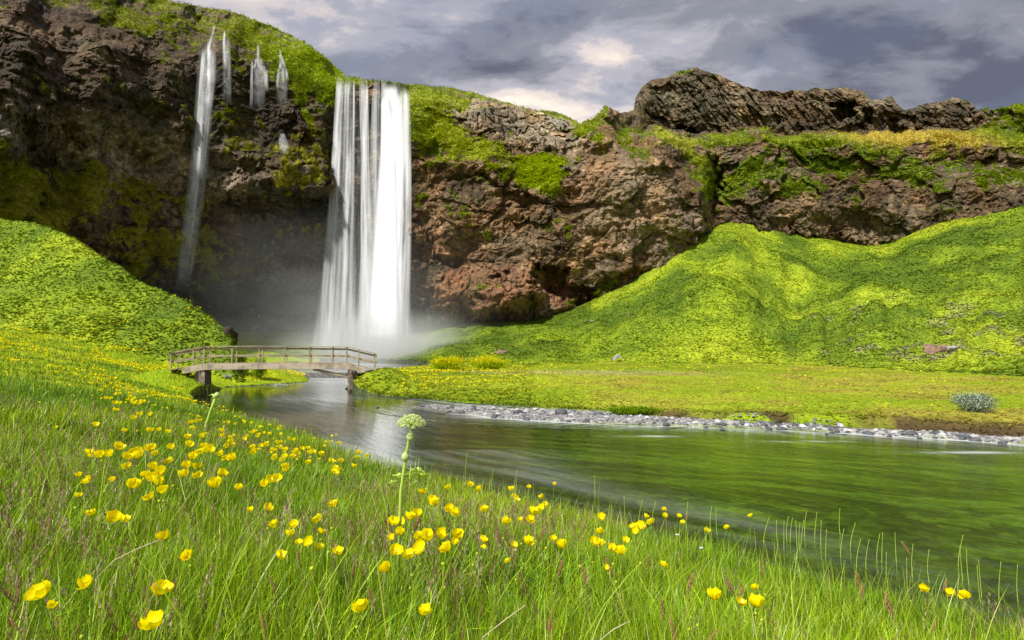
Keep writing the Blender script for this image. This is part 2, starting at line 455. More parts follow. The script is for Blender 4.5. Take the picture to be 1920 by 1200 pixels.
def gz(x, y): return float(ground_z([x], [y], detail=False)[0])
def find_D(px, py, h, lo=0.9, hi=60.0):
    D = np.exp(np.linspace(math.log(lo), math.log(hi), 400)); P = unproj(px, py, D)
    g = ground_z(P[:, 0], P[:, 1], detail=False); a = P[:, 2] - g
    i = np.where(a <= h)[0]
    return float(D[i[0]]) if len(i) else hi

# big sheet -------------------------------------------------------------
NA, NR = 1150, 760
ang = np.linspace(R(-64), R(64), NA)
rr = np.exp(np.linspace(math.log(3.2), math.log(152), NR))
AA, RR = np.meshgrid(ang, rr)
GX = (np.sin(AA) * RR).ravel(); GY = (np.cos(AA) * RR - 3.6).ravel()
GZ, G = ground_z(GX, GY, True, True)
GV = np.stack([GX, GY, GZ], 1)
GF = grid_faces(NR, NA)
vx = V3(GX, GY, 0.0)
patch = fbm(vx / 6.0, 4); patch2 = fbm(vx / 1.7 + 40, 3); patch3 = fbm(vx / 22.0 + 80, 3)
def lerp3(a, b, t):
    return np.asarray(a)[None] * (1 - t)[:, None] + np.asarray(b)[None] * t[:, None]
hill_lo = (0.080, 0.135, 0.012); hill_hi = (0.240, 0.330, 0.018); hill_y = (0.33, 0.36, 0.022)
def hill_col(p1, p2, p3, px, py, right=True):
    t = np.clip(0.55 + 1.0 * p1 + .35 * p2 + .9 * p3, 0, 1)
    c = lerp3(hill_lo, hill_hi, t)
    yb = .55 * np.clip(1.3 * p3 + 1.0 * p1 - 0.05, 0, 1)
    c = c * (1 - yb[:, None]) + np.array(hill_y) * yb[:, None]
    return c
gpx, gpy = proj(GV)
Hc = hill_col(patch, patch2, patch3, gpx, gpy)
lav = .6 * np.clip(3.2 * (patch2 + .5 * patch - 0.12), 0, 1) * sstep(1440, 1560, gpx) * sstep(540, 590, gpy) * (1 - sstep(665, 690, gpy)) * G['rh']
Hc = Hc * (1 - 0.75 * lav[:, None]) + np.array((0.19, 0.16, 0.14)) * 0.75 * lav[:, None]
tl = np.clip(0.5 + 0.9 * patch + 0.4 * patch2, 0, 1)
Mc = lerp3((0.18, 0.26, 0.010), (0.30, 0.36, 0.02), tl)
brown = np.clip(2.4 * (patch2 * .6 + patch * 0.6 + 0.10), 0, 1) * sstep(950, 1250, gpx)
Mc = Mc * (1 - 0.6 * brown[:, None]) + np.array((0.27, 0.20, 0.045)) * 0.6 * brown[:, None]
soilm = np.clip((1.6 - G['d']) / 1.3, 0, 1) * G['right'] * sstep(1000, 1300, gpx) * np.clip(0.7 + 1.8 * patch2, 0, 1)
Mc = Mc * (1 - soilm[:, None]) + np.array((0.06, 0.042, 0.022)) * soilm[:, None]
pathm = np.exp(-((gpy - (697 + (gpx - 900) * 0.008 + patch * 3)) / 3.0) ** 2) * sstep(780, 830, gpx) * (1 - sstep(1050, 1500, gpx)) * 0.7
Mc = Mc * (1 - pathm[:, None]) + np.array((0.36, 0.31, 0.18)) * pathm[:, None]
Nc = lerp3((0.045, 0.085, 0.008), (0.14, 0.22, 0.008), tl)
far = sstep(8, 26, GY)
Nc = Nc * (1 - far[:, None]) + lerp3((0.17, 0.28, 0.008), (0.34, 0.40, 0.012), tl) * far[:, None]
c1, c2, cid = cell(V3(GX * 2.6, GY * 2.6, 0.0))
stk = fbm(V3((GX + .35 * GY) / 2.6, (GY + .35 * GX) / .42, 5.0), 4, .6)
Bc = lerp3((0.055, 0.09, 0.022), (0.25, 0.34, 0.065), np.clip(0.42 + 1.0 * stk + (0.14 + .34 * (1 - sstep(9, 14, GY))) * cid + patch * .5, 0, 1))
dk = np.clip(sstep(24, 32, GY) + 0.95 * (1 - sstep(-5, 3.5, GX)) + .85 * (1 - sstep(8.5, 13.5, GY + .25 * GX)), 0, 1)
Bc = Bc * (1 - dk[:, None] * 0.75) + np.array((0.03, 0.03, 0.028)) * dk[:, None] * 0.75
barm = (1 - sstep(-.2, .7, G['bar'])) * (G['d'] < 0)
Bc = Bc * (1 - barm[:, None]) + lerp3((0.20, 0.19, 0.18), (0.50, 0.50, 0.50), np.clip(.5 + .6 * cid, 0, 1)) * barm[:, None]
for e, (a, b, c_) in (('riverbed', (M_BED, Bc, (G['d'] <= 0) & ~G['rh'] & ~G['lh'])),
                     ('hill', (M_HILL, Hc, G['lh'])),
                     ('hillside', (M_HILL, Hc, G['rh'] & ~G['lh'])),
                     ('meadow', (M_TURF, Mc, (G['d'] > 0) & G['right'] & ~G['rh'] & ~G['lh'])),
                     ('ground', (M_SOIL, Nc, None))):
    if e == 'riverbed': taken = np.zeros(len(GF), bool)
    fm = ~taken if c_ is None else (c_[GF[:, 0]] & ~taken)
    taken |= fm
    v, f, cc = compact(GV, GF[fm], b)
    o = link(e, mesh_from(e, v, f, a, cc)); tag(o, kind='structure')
# coarse far ground to the horizon, all round
gb = []
n = 60
xs = np.sinh(np.linspace(-6, 6, n)) * 14.0
XX, YY = np.meshgrid(xs, xs)
inner = (np.hypot(XX, YY + 3.6) < 170)
zz_ = np.where(inner, -3.0, 1.0)
me = mesh_from('terrain', np.stack([XX, YY, zz_], -1).reshape(-1, 3), grid_faces(n, n), M_TURF, np.tile((0.2, 0.24, 0.015), (n * n, 1)))
tag(link('terrain', me), kind='structure')

# ------------------------------------------------------------------ cliff
SKY_Y = [(-300, -110), (200, -60), (300, -4), (340, 6), (390, 15), (430, 20), (480, 38), (520, 55), (570, 80), (610, 108), (636, 132), (650, 146), (700, 152), (735, 153), (760, 158), (800, 160), (850, 166), (880, 172), (930, 186), (960, 195), (1000, 206), (1040, 209), (1070, 222), (1088, 231), (1110, 224), (1124, 214), (1134, 198), (1150, 206), (1175, 212), (1188, 205), (1192, 180), (1205, 160), (1235, 147), (1275, 136), (1308, 126), (1340, 138), (1390, 160), (1420, 168), (1470, 171), (1530, 167), (1595, 165), (1620, 172), (1632, 187), (1655, 186), (1672, 178), (1684, 196), (1695, 205), (1730, 197), (1785, 183), (1815, 190), (1833, 207), (1860, 205), (1920, 194), (2250, 150)]
ROWS = [-110, 0, 50, 100, 150, 200, 250, 300, 350, 400, 450, 500, 550, 600, 650, 720]
TAB = {
 -300: [72, 68, 66, 65, 64, 63, 63, 64, 65, 65, 66, 67, 69, 71, 73, 75],
 0:    [94, 84, 80, 77, 75, 74, 73.5, 77, 78, 77, 76, 76, 78, 80, 82, 84],
 150:  [115, 98, 91, 87, 85, 84, 86, 89, 88, 87, 87, 89, 92, 95, 97, 99],
 300:  [150, 120, 102, 97, 95, 94.5, 97.5, 100, 99, 98, 99, 103, 108, 112, 114, 115],
 400:  [170, 150, 112, 103, 102, 102, 102, 102.5, 105, 107, 108, 112, 118, 122, 124, 124],
 520:  [190, 170, 150, 114, 108, 107, 105.5, 104.5, 106, 113, 115, 119, 125, 129, 131, 131],
 600:  [190, 180, 160, 124, 111, 109, 108, 107, 109, 116, 118, 122, 128, 132, 134, 133],
 640:  [190, 185, 170, 150, 116, 113, 112, 112, 114, 118, 120, 124, 129, 133, 134, 133],
 700:  [190, 190, 180, 165, 118, 114, 114, 114, 115, 118, 120, 124, 129, 133, 134, 133],
 770:  [190, 190, 180, 170, 160, 119, 114, 112, 112, 112, 113, 115, 119, 123, 124, 124],
 850:  [200, 200, 200, 190, 180, 126, 119, 113, 112, 111, 111, 111.5, 112, 115, 117, 118],
 900:  [200, 200, 200, 190, 180, 122, 120, 114, 112, 111, 110, 111, 107, 110, 113, 114],
 990:  [200, 200, 200, 190, 180, 135, 119.5, 116, 110, 110, 110, 110.5, 108, 110, 112, 113],
 1015: [200, 200, 200, 190, 180, 140, 119.5, 115, 110, 109, 109, 110, 114, 112, 112, 113],
 1080: [200, 200, 200, 190, 180, 160, 121, 114, 111, 109, 109, 110, 112, 113, 113, 113],
 1140: [200, 200, 200, 190, 160, 124, 114, 109, 107, 106, 106, 107, 109, 110, 110, 110],
 1190: [170, 170, 165, 160, 150, 138, 118, 107, 105, 104.5, 105, 106, 108, 109, 109, 109],
 1240: [160, 160, 158, 155, 148, 144, 132, 108, 105, 104, 104, 105, 106, 107, 107, 107],
 1310: [160, 160, 158, 152, 147, 144, 140, 118, 108, 106, 106, 107, 108, 109, 109, 109],
 1350: [160, 160, 158, 152, 148, 144, 140, 126, 121, 117, 115, 116, 117, 118, 118, 118],
 1450: [160, 160, 160, 156, 150, 145, 137, 121, 118, 116, 117, 118, 119, 120, 120, 120],
 1600: [160, 160, 160, 156, 150, 145, 136, 121, 118, 117.5, 118, 120, 121, 122, 122, 122],
 1700: [160, 160, 160, 156, 150, 142, 133, 120, 115, 113, 113, 114, 115, 116, 116, 116],
 1800: [160, 160, 160, 156, 148, 138, 128, 116, 110, 108, 108, 109, 110, 110, 110, 110],
 1920: [150, 150, 150, 150, 145, 133, 124, 111, 104, 102, 102, 102, 103, 104, 104, 104],
 2250: [130, 130, 130, 130, 125, 112, 104, 95, 90, 88, 88, 88, 88, 88, 88, 88]}
tx = np.array(sorted(TAB)); TT = np.array([TAB[k] for k in tx], float); ty = np.array(ROWS, float)
i200, i250, i300 = ROWS.index(200), ROWS.index(250), ROWS.index(300)
ra = np.where(tx > 1230, TT[:, i200] - 1.0, TT[:, i200] * .24 + TT[:, i250] * .76)
rb_ = np.where(tx > 1230, TT[:, i300] + 3.0, TT[:, i250] * .76 + TT[:, i300] * .24)
TT = np.concatenate([TT[:, :i250], ra[:, None], rb_[:, None], TT[:, i300:]], 1)
ty = np.concatenate([ty[:i250], [240.0, 260.0], ty[i300:]])
def depth_tab(px, py):
    i = np.clip(np.searchsorted(tx, px) - 1, 0, len(tx) - 2); fx = np.clip((px - tx[i]) / (tx[i+1] - tx[i]), 0, 1)
    j = np.clip(np.searchsorted(ty, py) - 1, 0, len(ty) - 2); fy = np.clip((py - ty[j]) / (ty[j+1] - ty[j]), 0, 1)
    fx = fx * fx * (3 - 2 * fx)
    return (TT[i, j] * (1-fx) + TT[i+1, j] * fx) * (1-fy) + (TT[i, j+1] * (1-fx) + TT[i+1, j+1] * fx) * fy
def blob(px, py, cx, cy, rx, ry, ang=0, soft=0.5):
    c, s = math.cos(R(ang)), math.sin(R(ang)); dx = px - cx; dy = py - cy
    q = np.sqrt(((dx * c + dy * s) / rx) ** 2 + ((-dx * s + dy * c) / ry) ** 2)
    return 1 - sstep(1 - soft, 1 + soft, q)
NCc, NRc = 1500, 470
cpx = np.linspace(-300, 2250, NCc)
top = tab(cpx, SKY_Y) + fbm(V3(cpx / 14, 0.0, 3.0), 4) * 5.0 * np.where((cpx > 1080), 1.0, 0.45)
tt = np.linspace(0, 1, NRc)[:, None] ** 1.0
PX = np.broadcast_to(cpx, (NRc, NCc)).ravel(); PY = (top[None] + (715 - top[None]) * tt).ravel()
q0 = V3(PX / 42, PY / 42, 0.0)
wx = PX + fbm(q0, 4) * 24; wy = PY + fbm(q0 + 50, 4) * 20
D0 = depth_tab(wx, wy)
P0 = unproj(PX, PY, D0)
up_slope = np.clip((depth_tab(wx, wy - 12) - D0) / (12 * D0 / F), 0, 3)     # how far the face leans back
steep = 1 - sstep(0.7, 1.6, up_slope)
# relief
p = P0.copy()
strat = np.clip(blob(PX, PY, 170, 215, 260, 46, 20, .5), 0, 1)
rel = fbm(p / 16, 3, .45) * 3.2
wp = p + np.stack([fbm(p / 7 + 3, 3), fbm(p / 7 + 13, 3), fbm(p / 7 + 23, 3)], 1) * 2.0
rel += -fbm(wp / V3(9.5, 9.5, 7.5), 3, .45, True) * 1.35 * (0.4 + 0.6 * steep)
diag = np.stack([(wp[:, 0] + 0.7 * wp[:, 2]) / 11.0, wp[:, 1] / 8.0, (wp[:, 2] - 0.55 * wp[:, 0]) / 3.4], 1)
rel += -fbm(diag, 4, .55, True) * 0.7 * steep
g1, g2, gi = cell(wp / V3(8.5, 8.0, 6.5))
rel += (gi * 1.5 + (g1 - .5) * 1.2) * steep * (PX > 560)
ce1, ce2, ci = cell(wp / V3(3.4, 3.0, 2.6))
blk = np.clip(0.5 + 1.6 * fbm(p / 13 + 61, 2), 0, 1)
rel += ((ce1 - 0.5) * .7 + ci * 0.5) * steep * blk
f1, f2, fi = cell(wp / V3(1.15, 1.1, 1.0))
rel += ((f1 - .5) * .5 + fi * .28) * steep * (1 - .5 * blk)
rel += -fbm(p / 1.3, 4, .65, True) * 0.50 * (0.3 + .7 * steep)
# vertical columns in the basalt
colm = np.clip(blob(PX, PY, 980, 235, 130, 45, 14, .3) + blob(PX, PY, 1400, 195, 230, 58, 6, .35) + blob(PX, PY, 1510, 285, 60, 26, 0, .4) + blob(PX, PY, 1760, 205, 110, 30, 0, .4) + 0.5 * blob(PX, PY, 1450, 440, 220, 26, 8, .4), 0, 1)
lean = np.where(PX > 1190, 0.5, 0.08)
cc1, cc2, cid2 = cell(np.stack([(p[:, 0] + lean * p[:, 2]) / 1.15, p[:, 1] / 1.6, p[:, 2] / 7.0], 1))
rel += colm * ((cc1 - .4) * 1.2 + cid2 * 1.1)
# horizontal strata
st_n = np.sin((PY - PX * 0.30 + 8 * fbm(q0 * 2, 2)) / 3.3)
rel += strat * st_n * 0.22
layer = fbm(V3(p[:, 0] / 25, 0.0, p[:, 2] / 1.6), 3)
rel += layer * 0.35 * steep
bwx = wx * .5 + PX * .5 + fbm(q0 * 4.5 + 7, 3) * 16; bwy = wy * .5 + PY * .5 + fbm(q0 * 4.5 + 27, 3) * 14
# hollows and bulges seen in the face
for (a, b_, rx_, ry_, an_, amt, so) in ((1026, 522, 36, 22, 10, 6, .3), (1085, 555, 40, 14, 12, 3, .4), (1578, 208, 26, 14, -18, 7, .3), (1340, 345, 13, 46, -6, 6, .5), (1292, 245, 22, 9, 12, 4, .4), (1625, 215, 13, 13, 0, 4, .4), (1678, 240, 18, 13, 30, 3.5, .5),
                                       (905, 548, 92, 40, 3, -5.5, .3), (985, 380, 40, 16, 25, 3.5, .5), (870, 345, 60, 18, 20, 1.5, .5), (1320, 505, 60, 12, -35, 2, .5), (560, 330, 70, 30, 4, -3.0, .3), (440, 345, 50, 24, 0, -2, .4), (560, 392, 120, 16, 2, 5, .4),
                                       (150, 262, 190, 12, 18, 1.0, .5), (790, 470, 45, 10, 20, 2, .5), (905, 610, 100, 12, 0, 5, .4), (1050, 330, 40, 25, 0, -2.0, .5), (1180, 330, 60, 70, 10, -1.5, .6), (1500, 450, 180, 8, 2, 1.8, .5), (800, 610, 50, 40, 0, 5, .5),
                                       (1135, 212, 14, 14, 0, -4, .5), (1450, 320, 14, 70, 10, 1.5, .5), (1555, 320, 16, 60, -8, 1.5, .5)):
    rel += blob(bwx, bwy, a, b_, rx_, ry_, an_, so) * amt
edge = sstep(0, 10, PY - np.tile(top, NRc))
cliffP = unproj(PX, PY, D0 + rel * (0.35 + 0.65 * edge))
# vertical jitter so ledges break up
cliffP[:, 2] += fbm(p / 2.2 + 9, 3) * 0.5 * edge
cliffP[:, 0] += fbm(p / 2.2 + 29, 3) * 0.5 * edge
# plateau running back from the rim
back = []
for k, (dd, dz) in enumerate(((3, 0.2), (12, 0.5), (40, 0.0), (120, -4), (300, -20))):
    rim = cliffP[:NCc]; b_ = rim + np.stack([rim[:, 0] / rim[:, 1] * dd, np.full(NCc, float(dd)), np.full(NCc, float(dz)) - np.clip((rim[:, 2] - 50) * .0, 0, 1)], 1)
    back.append(b_)
CV = np.concatenate([np.concatenate(back[::-1]), cliffP])
NB = len(back)
# colours
mossn = fbm(p / 5.5 + 5, 5, .6); mossf = fbm(p / 1.3 + 15, 4, .6)
def C(*a): return np.array(a, float)
right_t = sstep(560, 900, PX)
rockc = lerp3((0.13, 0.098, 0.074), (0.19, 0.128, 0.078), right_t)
def paint(mask, colr, amt=1.0):
    global rockc
    m_ = (np.clip(mask, 0, 1) * amt)[:, None]; rockc = rockc * (1 - m_) + np.array(colr) * m_
paint(blob(PX, PY, 170, 270, 330, 60, 17, .5), (0.30, 0.245, 0.21))  # left strata painted paler to make up for the shadow on this wall
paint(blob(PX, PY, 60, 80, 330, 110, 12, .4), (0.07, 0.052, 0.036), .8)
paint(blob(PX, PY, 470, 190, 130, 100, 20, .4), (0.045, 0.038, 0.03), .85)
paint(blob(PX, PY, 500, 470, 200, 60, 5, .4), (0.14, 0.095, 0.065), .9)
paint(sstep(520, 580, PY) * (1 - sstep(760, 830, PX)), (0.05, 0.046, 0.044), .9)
paint(blob(PX, PY, 1160, 390, 150, 90, 20, .5), (0.33, 0.24, 0.165), .75)
paint(blob(PX, PY, 1230, 440, 90, 40, -10, .5), (0.36, 0.27, 0.19), .7)
paint(blob(PX, PY, 910, 550, 110, 55, 5, .3), (0.27, 0.145, 0.085), .9)
paint(blob(PX, PY, 1080, 555, 50, 25, 10, .4), (0.10, 0.042, 0.025), .8)
paint(blob(PX, PY, 980, 235, 135, 48, 14, .25), (0.28, 0.24, 0.195), .95)
paint(sstep(1330, 1360, PX) * sstep(290, 320, PY), (0.125, 0.092, 0.06), .9)
paint(blob(PX, PY, 1600, 440, 260, 25, 0, .5), (0.20, 0.145, 0.10), .7)
paint(sstep(1150, 1200, PX) * (1 - sstep(240, 275, PY)), (0.15, 0.118, 0.08), .95)
paint(np.clip(2 * fbm(p / V3(1.0, 1.0, 7.0) + 71, 3) - .15, 0, 1) * steep, (0.05, 0.04, 0.032), .65)          # damp vertical streaks
paint(np.clip(3 * (mossn - .25), 0, 1), (0.06, 0.048, 0.032), .7)                                             # dark lichen
paint(np.clip(3 * (fbm(p / 2.0 + 33, 4, .65) - .22), 0, 1) * right_t, (0.42, 0.32, 0.21), .5)                 # freshly broken pale faces
rockc = rockc * np.exp(.9 * fbm(p / 9 + 111, 3) + .8 * fbm(wp / 2.6 + 5, 4, .6) + .7 * fbm(p / .8 + 205, 2) - .02)[:, None]
gm_ = np.clip(3.0 * (fbm(p / 4.0 + 151, 4, .6) - .16), 0, 1)[:, None] * .65; rockc = rockc * (1 - gm_) + np.array((.075, .068, .03)) * gm_
bb_ = (blob(bwx, bwy, 905, 552, 100, 44, 4, .25) * .6)[:, None]; rockc = rockc * (1 - bb_) + np.array((.27, .145, .08)) * bb_
bb_ = (blob(bwx, bwy, 1190, 370, 110, 80, 25, .4) * .45)[:, None]; rockc = rockc * (1 - bb_) + np.array((.30, .225, .155)) * bb_
rockc = rockc * (1 + np.array([.12, 0, -.1])[None] * fbm(p / 6 + 131, 2)[:, None] * 2)
rockc = rockc * np.array((1.0, .93, .79))[None] * .90
# where plants grow
ms = np.full(len(PX), -0.42)
def grow(b, a):
    global ms
    ms = ms + b * a
grow(np.clip(up_slope - 0.5, 0, 1.5), 0.22 + .28 * sstep(600, 900, PX))
grow(blob(PX, PY, 330, 50, 330, 46, 22, .4), 0.36)
grow(blob(PX, PY, 300, 150, 110, 95, 25, .5), 0.30)
grow(blob(PX, PY, 530, 95, 160, 34, 33, .4), 0.42)
grow(blob(PX, PY, 520, 300, 120, 60, 10, .5), 0.50)
grow(blob(PX, PY, 600, 200, 40, 110, -5, .5), 0.45)
grow(blob(PX, PY, 80, 170, 120, 30, 0, .5), 0.2)
grow(blob(PX, PY, 200, 420, 220, 95, 14, .4), 0.62)
grow(blob(PX, PY, 30, 400, 110, 110, 14, .4), 0.5)
grow(blob(PX, PY, 850, 240, 120, 50, 32, .5), 0.75)
grow(blob(PX, PY, 780, 300, 60, 90, 0, .5), 0.3)
grow(blob(PX, PY, 1020, 320, 52, 40, 20, .5), 0.9)
grow(blob(PX, PY, 1270, 270, 110, 10, 38, .6), 0.9)
grow(blob(PX, PY, 1345, 360, 22, 60, -8, .6), 0.7)
grow(blob(PX, PY, 1450, 268, 150, 14, 3, .6), 0.42)
grow(blob(PX, PY, 1910, 225, 75, 36, 0, .4), 0.9)
grow(blob(PX, PY, 1440, 330, 110, 45, -5, .6), 0.42)
grow(blob(PX, PY, 1650, 310, 150, 28, 4, .6), 0.40)
grow(blob(PX, PY, 1600, 330, 330, 60, 2, .5), 0.18)
grow(blob(PX, PY, 1000, 450, 260, 90, 0, .5), 0.08)
grow(blob(PX, PY, 1720, 245, 160, 40, 8, .5), 0.35)
grow(blob(PX, PY, 1115, 250, 60, 40, 30, .6), 0.45)
grow(blob(PX, PY, 1110, 555, 60, 14, -20, .6), 0.5)
grow(blob(PX, PY, 1400, 195, 240, 42, 6, .3), -0.35)
grow(blob(PX, PY, 975, 238, 125, 40, 14, .3), -0.75)
grow(blob(PX, PY, 1520, 195, 330, 42, 3, .3), -0.9)
grow(blob(PX, PY, 1140, 225, 45, 25, 0, .4), -0.5)
grow(blob(PX, PY, 1690, 215, 160, 30, 5, .3), -0.5)
grow(blob(PX, PY, 1270, 215, 110, 40, 5, .3), -0.8)
grow(blob(PX, PY, 400, 130, 60, 60, 0, .5), -0.25)
grow(blob(PX, PY, 150, 90, 190, 60, 15, .5), -0.2)
grow(blob(PX, PY, 1180, 340, 110, 70, 15, .4), -0.3)
grow(blob(PX, PY, 170, 250, 230, 45, 18, .4), -0.35)
grow((1 - sstep(2, 9, PY - np.tile(top, NRc))), 0.35)
mossm = sstep(0.0, 0.26, ms - .06 + mossn * 0.95 + mossf * 0.85 + (np.clip(-rel, -3, 3) * 0.04))
mv = fbm(p / 3.2 + 90, 4, .6)
mc = lerp3((0.07, 0.105, 0.006), (0.27, 0.33, 0.008), np.clip(.5 + mv, 0, 1))
def mpaint(mask, colr, amt=1.0):
    global mc
    m_ = (np.clip(mask, 0, 1) * amt)[:, None]; mc = mc * (1 - m_) + np.array(colr) * m_
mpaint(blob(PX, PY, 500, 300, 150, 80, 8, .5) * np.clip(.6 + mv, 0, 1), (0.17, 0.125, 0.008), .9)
mpaint(blob(PX, PY, 220, 430, 180, 80, 10, .5) * np.clip(.75 + mv, 0, 1), (0.40, 0.32, 0.035), .9)  # left wall moss colour lightened to offset the sun shadow here
mpaint((1 - sstep(500, 720, PX)) * sstep(200, 330, PY), (0.40, 0.36, 0.04), .6)  # same lightening, spread over the shaded lower left wall
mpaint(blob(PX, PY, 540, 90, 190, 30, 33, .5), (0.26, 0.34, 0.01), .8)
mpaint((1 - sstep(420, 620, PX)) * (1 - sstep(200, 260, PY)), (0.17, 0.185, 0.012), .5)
mpaint(blob(PX, PY, 1730, 262, 170, 28, 8, .5), (0.48, 0.37, 0.06), .85)
mpaint(blob(PX, PY, 1270, 262, 110, 20, 35, .5), (0.36, 0.36, 0.03), .6)
mpaint(blob(PX, PY, 1020, 320, 60, 45, 0, .5), (0.34, 0.42, 0.006), .8)
mpaint(sstep(1330, 1400, PX) * sstep(262, 290, PY), (0.13, 0.19, 0.01), .6)
mpaint(blob(PX, PY, 880, 260, 110, 50, 30, .5), (0.33, 0.37, 0.01), .6)
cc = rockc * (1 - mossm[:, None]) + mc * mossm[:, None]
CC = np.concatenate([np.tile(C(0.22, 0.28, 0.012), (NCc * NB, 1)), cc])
# one sheet of rock, cut into the main wall and the crag standing back above it
CFc = grid_faces(NRc + NB, NCc)
fx_ = np.concatenate([np.tile(cpx, NB), PX])[CFc[:, 0]]; fy_ = np.concatenate([np.tile(top, NB), wy])[CFc[:, 0]]
crag = (fx_ > 1186) & (fx_ < 1838) & (fy_ < 243 + 10 * np.sin(fx_ / 60))
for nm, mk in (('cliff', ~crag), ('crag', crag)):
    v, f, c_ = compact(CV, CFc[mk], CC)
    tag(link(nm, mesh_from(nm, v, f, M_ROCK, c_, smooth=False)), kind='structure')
CLIFF = cliffP; CPX, CPY = proj(cliffP)
def cliff_D(px, py):
    j = int(np.clip((px + 300) / 2550 * (NCc - 1), 0, NCc - 1)); tp = top[j]
    i = int(np.clip((py - tp) / (715 - tp) * (NRc - 1), 0, NRc - 1)); return float(CLIFF[i * NCc + j, 1])

# ------------------------------------------------------------------ blades and tufts
def blades(base, h, wd, az, bend, c0, c1, nseg=3, twist=None, flat=False):
    N = len(base); rows = []; cols = []
    dirv = np.stack([np.cos(az), np.sin(az), np.zeros(N)], 1)
    wa = az + math.pi / 2 + (RNG.random(N) - .5) * 1.6 if twist is None else twist
    wv = np.stack([np.cos(wa), np.sin(wa), np.zeros(N)], 1)
    for k in range(nseg + 1):
        s = k / nseg
        c = base + np.array([0, 0, 1]) * (h * (s - 0.25 * np.abs(bend) * s * s))[:, None] + dirv * (h * bend * s ** 2)[:, None]
        ww = (wd * (1 - s) ** 0.6 * 0.5)[:, None] * wv
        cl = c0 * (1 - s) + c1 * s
        if k < nseg: rows += [c - ww, c + ww]; cols += [cl, cl]
        else: rows.append(c); cols.append(cl)
    V = np.stack(rows, 1); CL = np.stack(cols, 1); nv = V.shape[1]
    fs = []
    for k in range(nseg - 1):
        a = 2 * k; fs += [(a, a+1, a+3), (a, a+3, a+2)]
    a = 2 * (nseg - 1); fs.append((a, a+1, a+2))
    fs = np.array(fs)
    Fc = (np.arange(N)[:, None, None] * nv + fs[None]).reshape(-1, 3)
    return V.reshape(-1, 3), Fc, CL.reshape(-1, 3)
def cat(parts):
    V, Fc, CL = [], [], []; b = 0
    for v, f, c in parts:
        V.append(v); Fc.append(f + b); CL.append(c); b += len(v)
    return np.concatenate(V), np.concatenate(Fc), np.concatenate(CL)
def on_view(px, x, y):      # inside the view (with margin)
    return (px > -160) & (px < 2080)
def scatter_polar(n, r0, r1, power=1.0, a=60):
    u = RNG.random(n); r = (r0 ** power + u * (r1 ** power - r0 ** power)) ** (1 / power)
    th = R(a) * (RNG.random(n) * 2 - 1)
    return np.sin(th) * r, np.cos(th) * r - 0.3

parts = []
g_hi = np.array((0.47, 0.66, 0.010)); g_mid = np.array((0.19, 0.41, 0.008)); g_lo = np.array((0.022, 0.070, 0.004)); g_br = np.array((0.28, 0.19, 0.09)); g_ye = np.array((0.44, 0.47, 0.04))  # g_lo darkens the blade feet, painting in shade between blades
for (n_, r0, r1, hh, ww, ns, pw) in ((80000, 0.75, 3.2, 0.34, 0.0042, 5, 1.5), (130000, 3.0, 9.0, 0.32, 0.0065, 4, 1.6), (130000, 8.5, 22, 0.34, 0.013, 3, 1.5), (170000, 21, 76, 0.26, 0.034, 2, 1.5)):
    x, y = scatter_polar(n_, r0, r1, pw)
    px_ = 960 + F * x / np.maximum(y, .3)
    keep = (y > 0.35) & (px_ < 2350) & (px_ > -450)
    x, y = x[keep], y[keep]
    z, g = ground_z(x, y, True, True)
    keep = (g['d'] > 0.02) & ~g['right'] & ~g['lh'] & (y < 58) & ((y < 47) | (x < -24))
    x, y, z = x[keep], y[keep], z[keep]; d_ = g['d'][keep]; N = len(x)
    cl = fbm(V3(x / 1.1, y / 1.1, 2.0), 3); cl2 = fbm(V3(x / 3.5, y / 3.5, 8.0), 2)
    h = hh * (0.55 + 0.65 * RNG.random(N) + 0.35 * (RNG.random(N) < .04)) * (1 + 0.35 * cl) * (1.0 + 0.25 * np.exp(-((d_ - .8) / .8) ** 2) * (y < 16) * (x > -6))
    isl = (x > -24) & (y > 37.5); h = np.where(isl, h * .5, h)
    # keep the trodden ground by the bridge ramp shorter
    h *= 1 - 0.6 * np.exp(-(((x + 22.5) / 2.5) ** 2 + ((y - 34) / 3.0) ** 2))
    h *= 1 - 0.25 * sstep(1.0, 0.6, np.hypot(x, y))
    yel = np.clip(.5 + 1.1 * cl2 + 0.4 * (RNG.random(N) - .5), 0, 1)[:, None]
    tip = g_mid * (1 - yel) + g_hi * yel
    rb = RNG.random(N)
    tip = np.where((rb < .10)[:, None], g_ye, tip); tip = np.where((rb > .955)[:, None], g_br, tip)
    tip = tip * np.exp(RNG.normal(-.08, .38, (N, 1)))
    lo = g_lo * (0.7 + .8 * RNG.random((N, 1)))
    bend = (0.10 + 0.55 * RNG.random(N) ** 2); az = RNG.random(N) * 6.283
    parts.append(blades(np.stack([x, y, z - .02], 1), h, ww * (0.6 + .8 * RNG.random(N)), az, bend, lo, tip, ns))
# taller sedges along the water edge
N = 60000; x, y = scatter_polar(N, 4.5, 22, 1.3); z, g = ground_z(x, y, True, True); k_ = (g['d'] > .0) & (g['d'] < 2.0) & ~g['right'] & (RNG.random(N) < .25 + 1.2 * fbm(V3(x / .8, y / .8, 66.0), 2)); x, y, z = x[k_], y[k_], z[k_]; N = len(x)
cq = np.array((.36, .55, .02)) * np.exp(RNG.normal(0, .35, (N, 1))) * np.where(RNG.random((N, 1)) < .15, np.array((1.5, 1.1, 3.0)), 1.0)
parts.append(blades(np.stack([x, y, z], 1), .30 + .34 * RNG.random(N) ** 1.5, .0055 + .001 * y * RNG.random(N), RNG.random(N) * 6.28, .05 + .4 * RNG.random(N) ** 2, cq * .4, cq, 4))
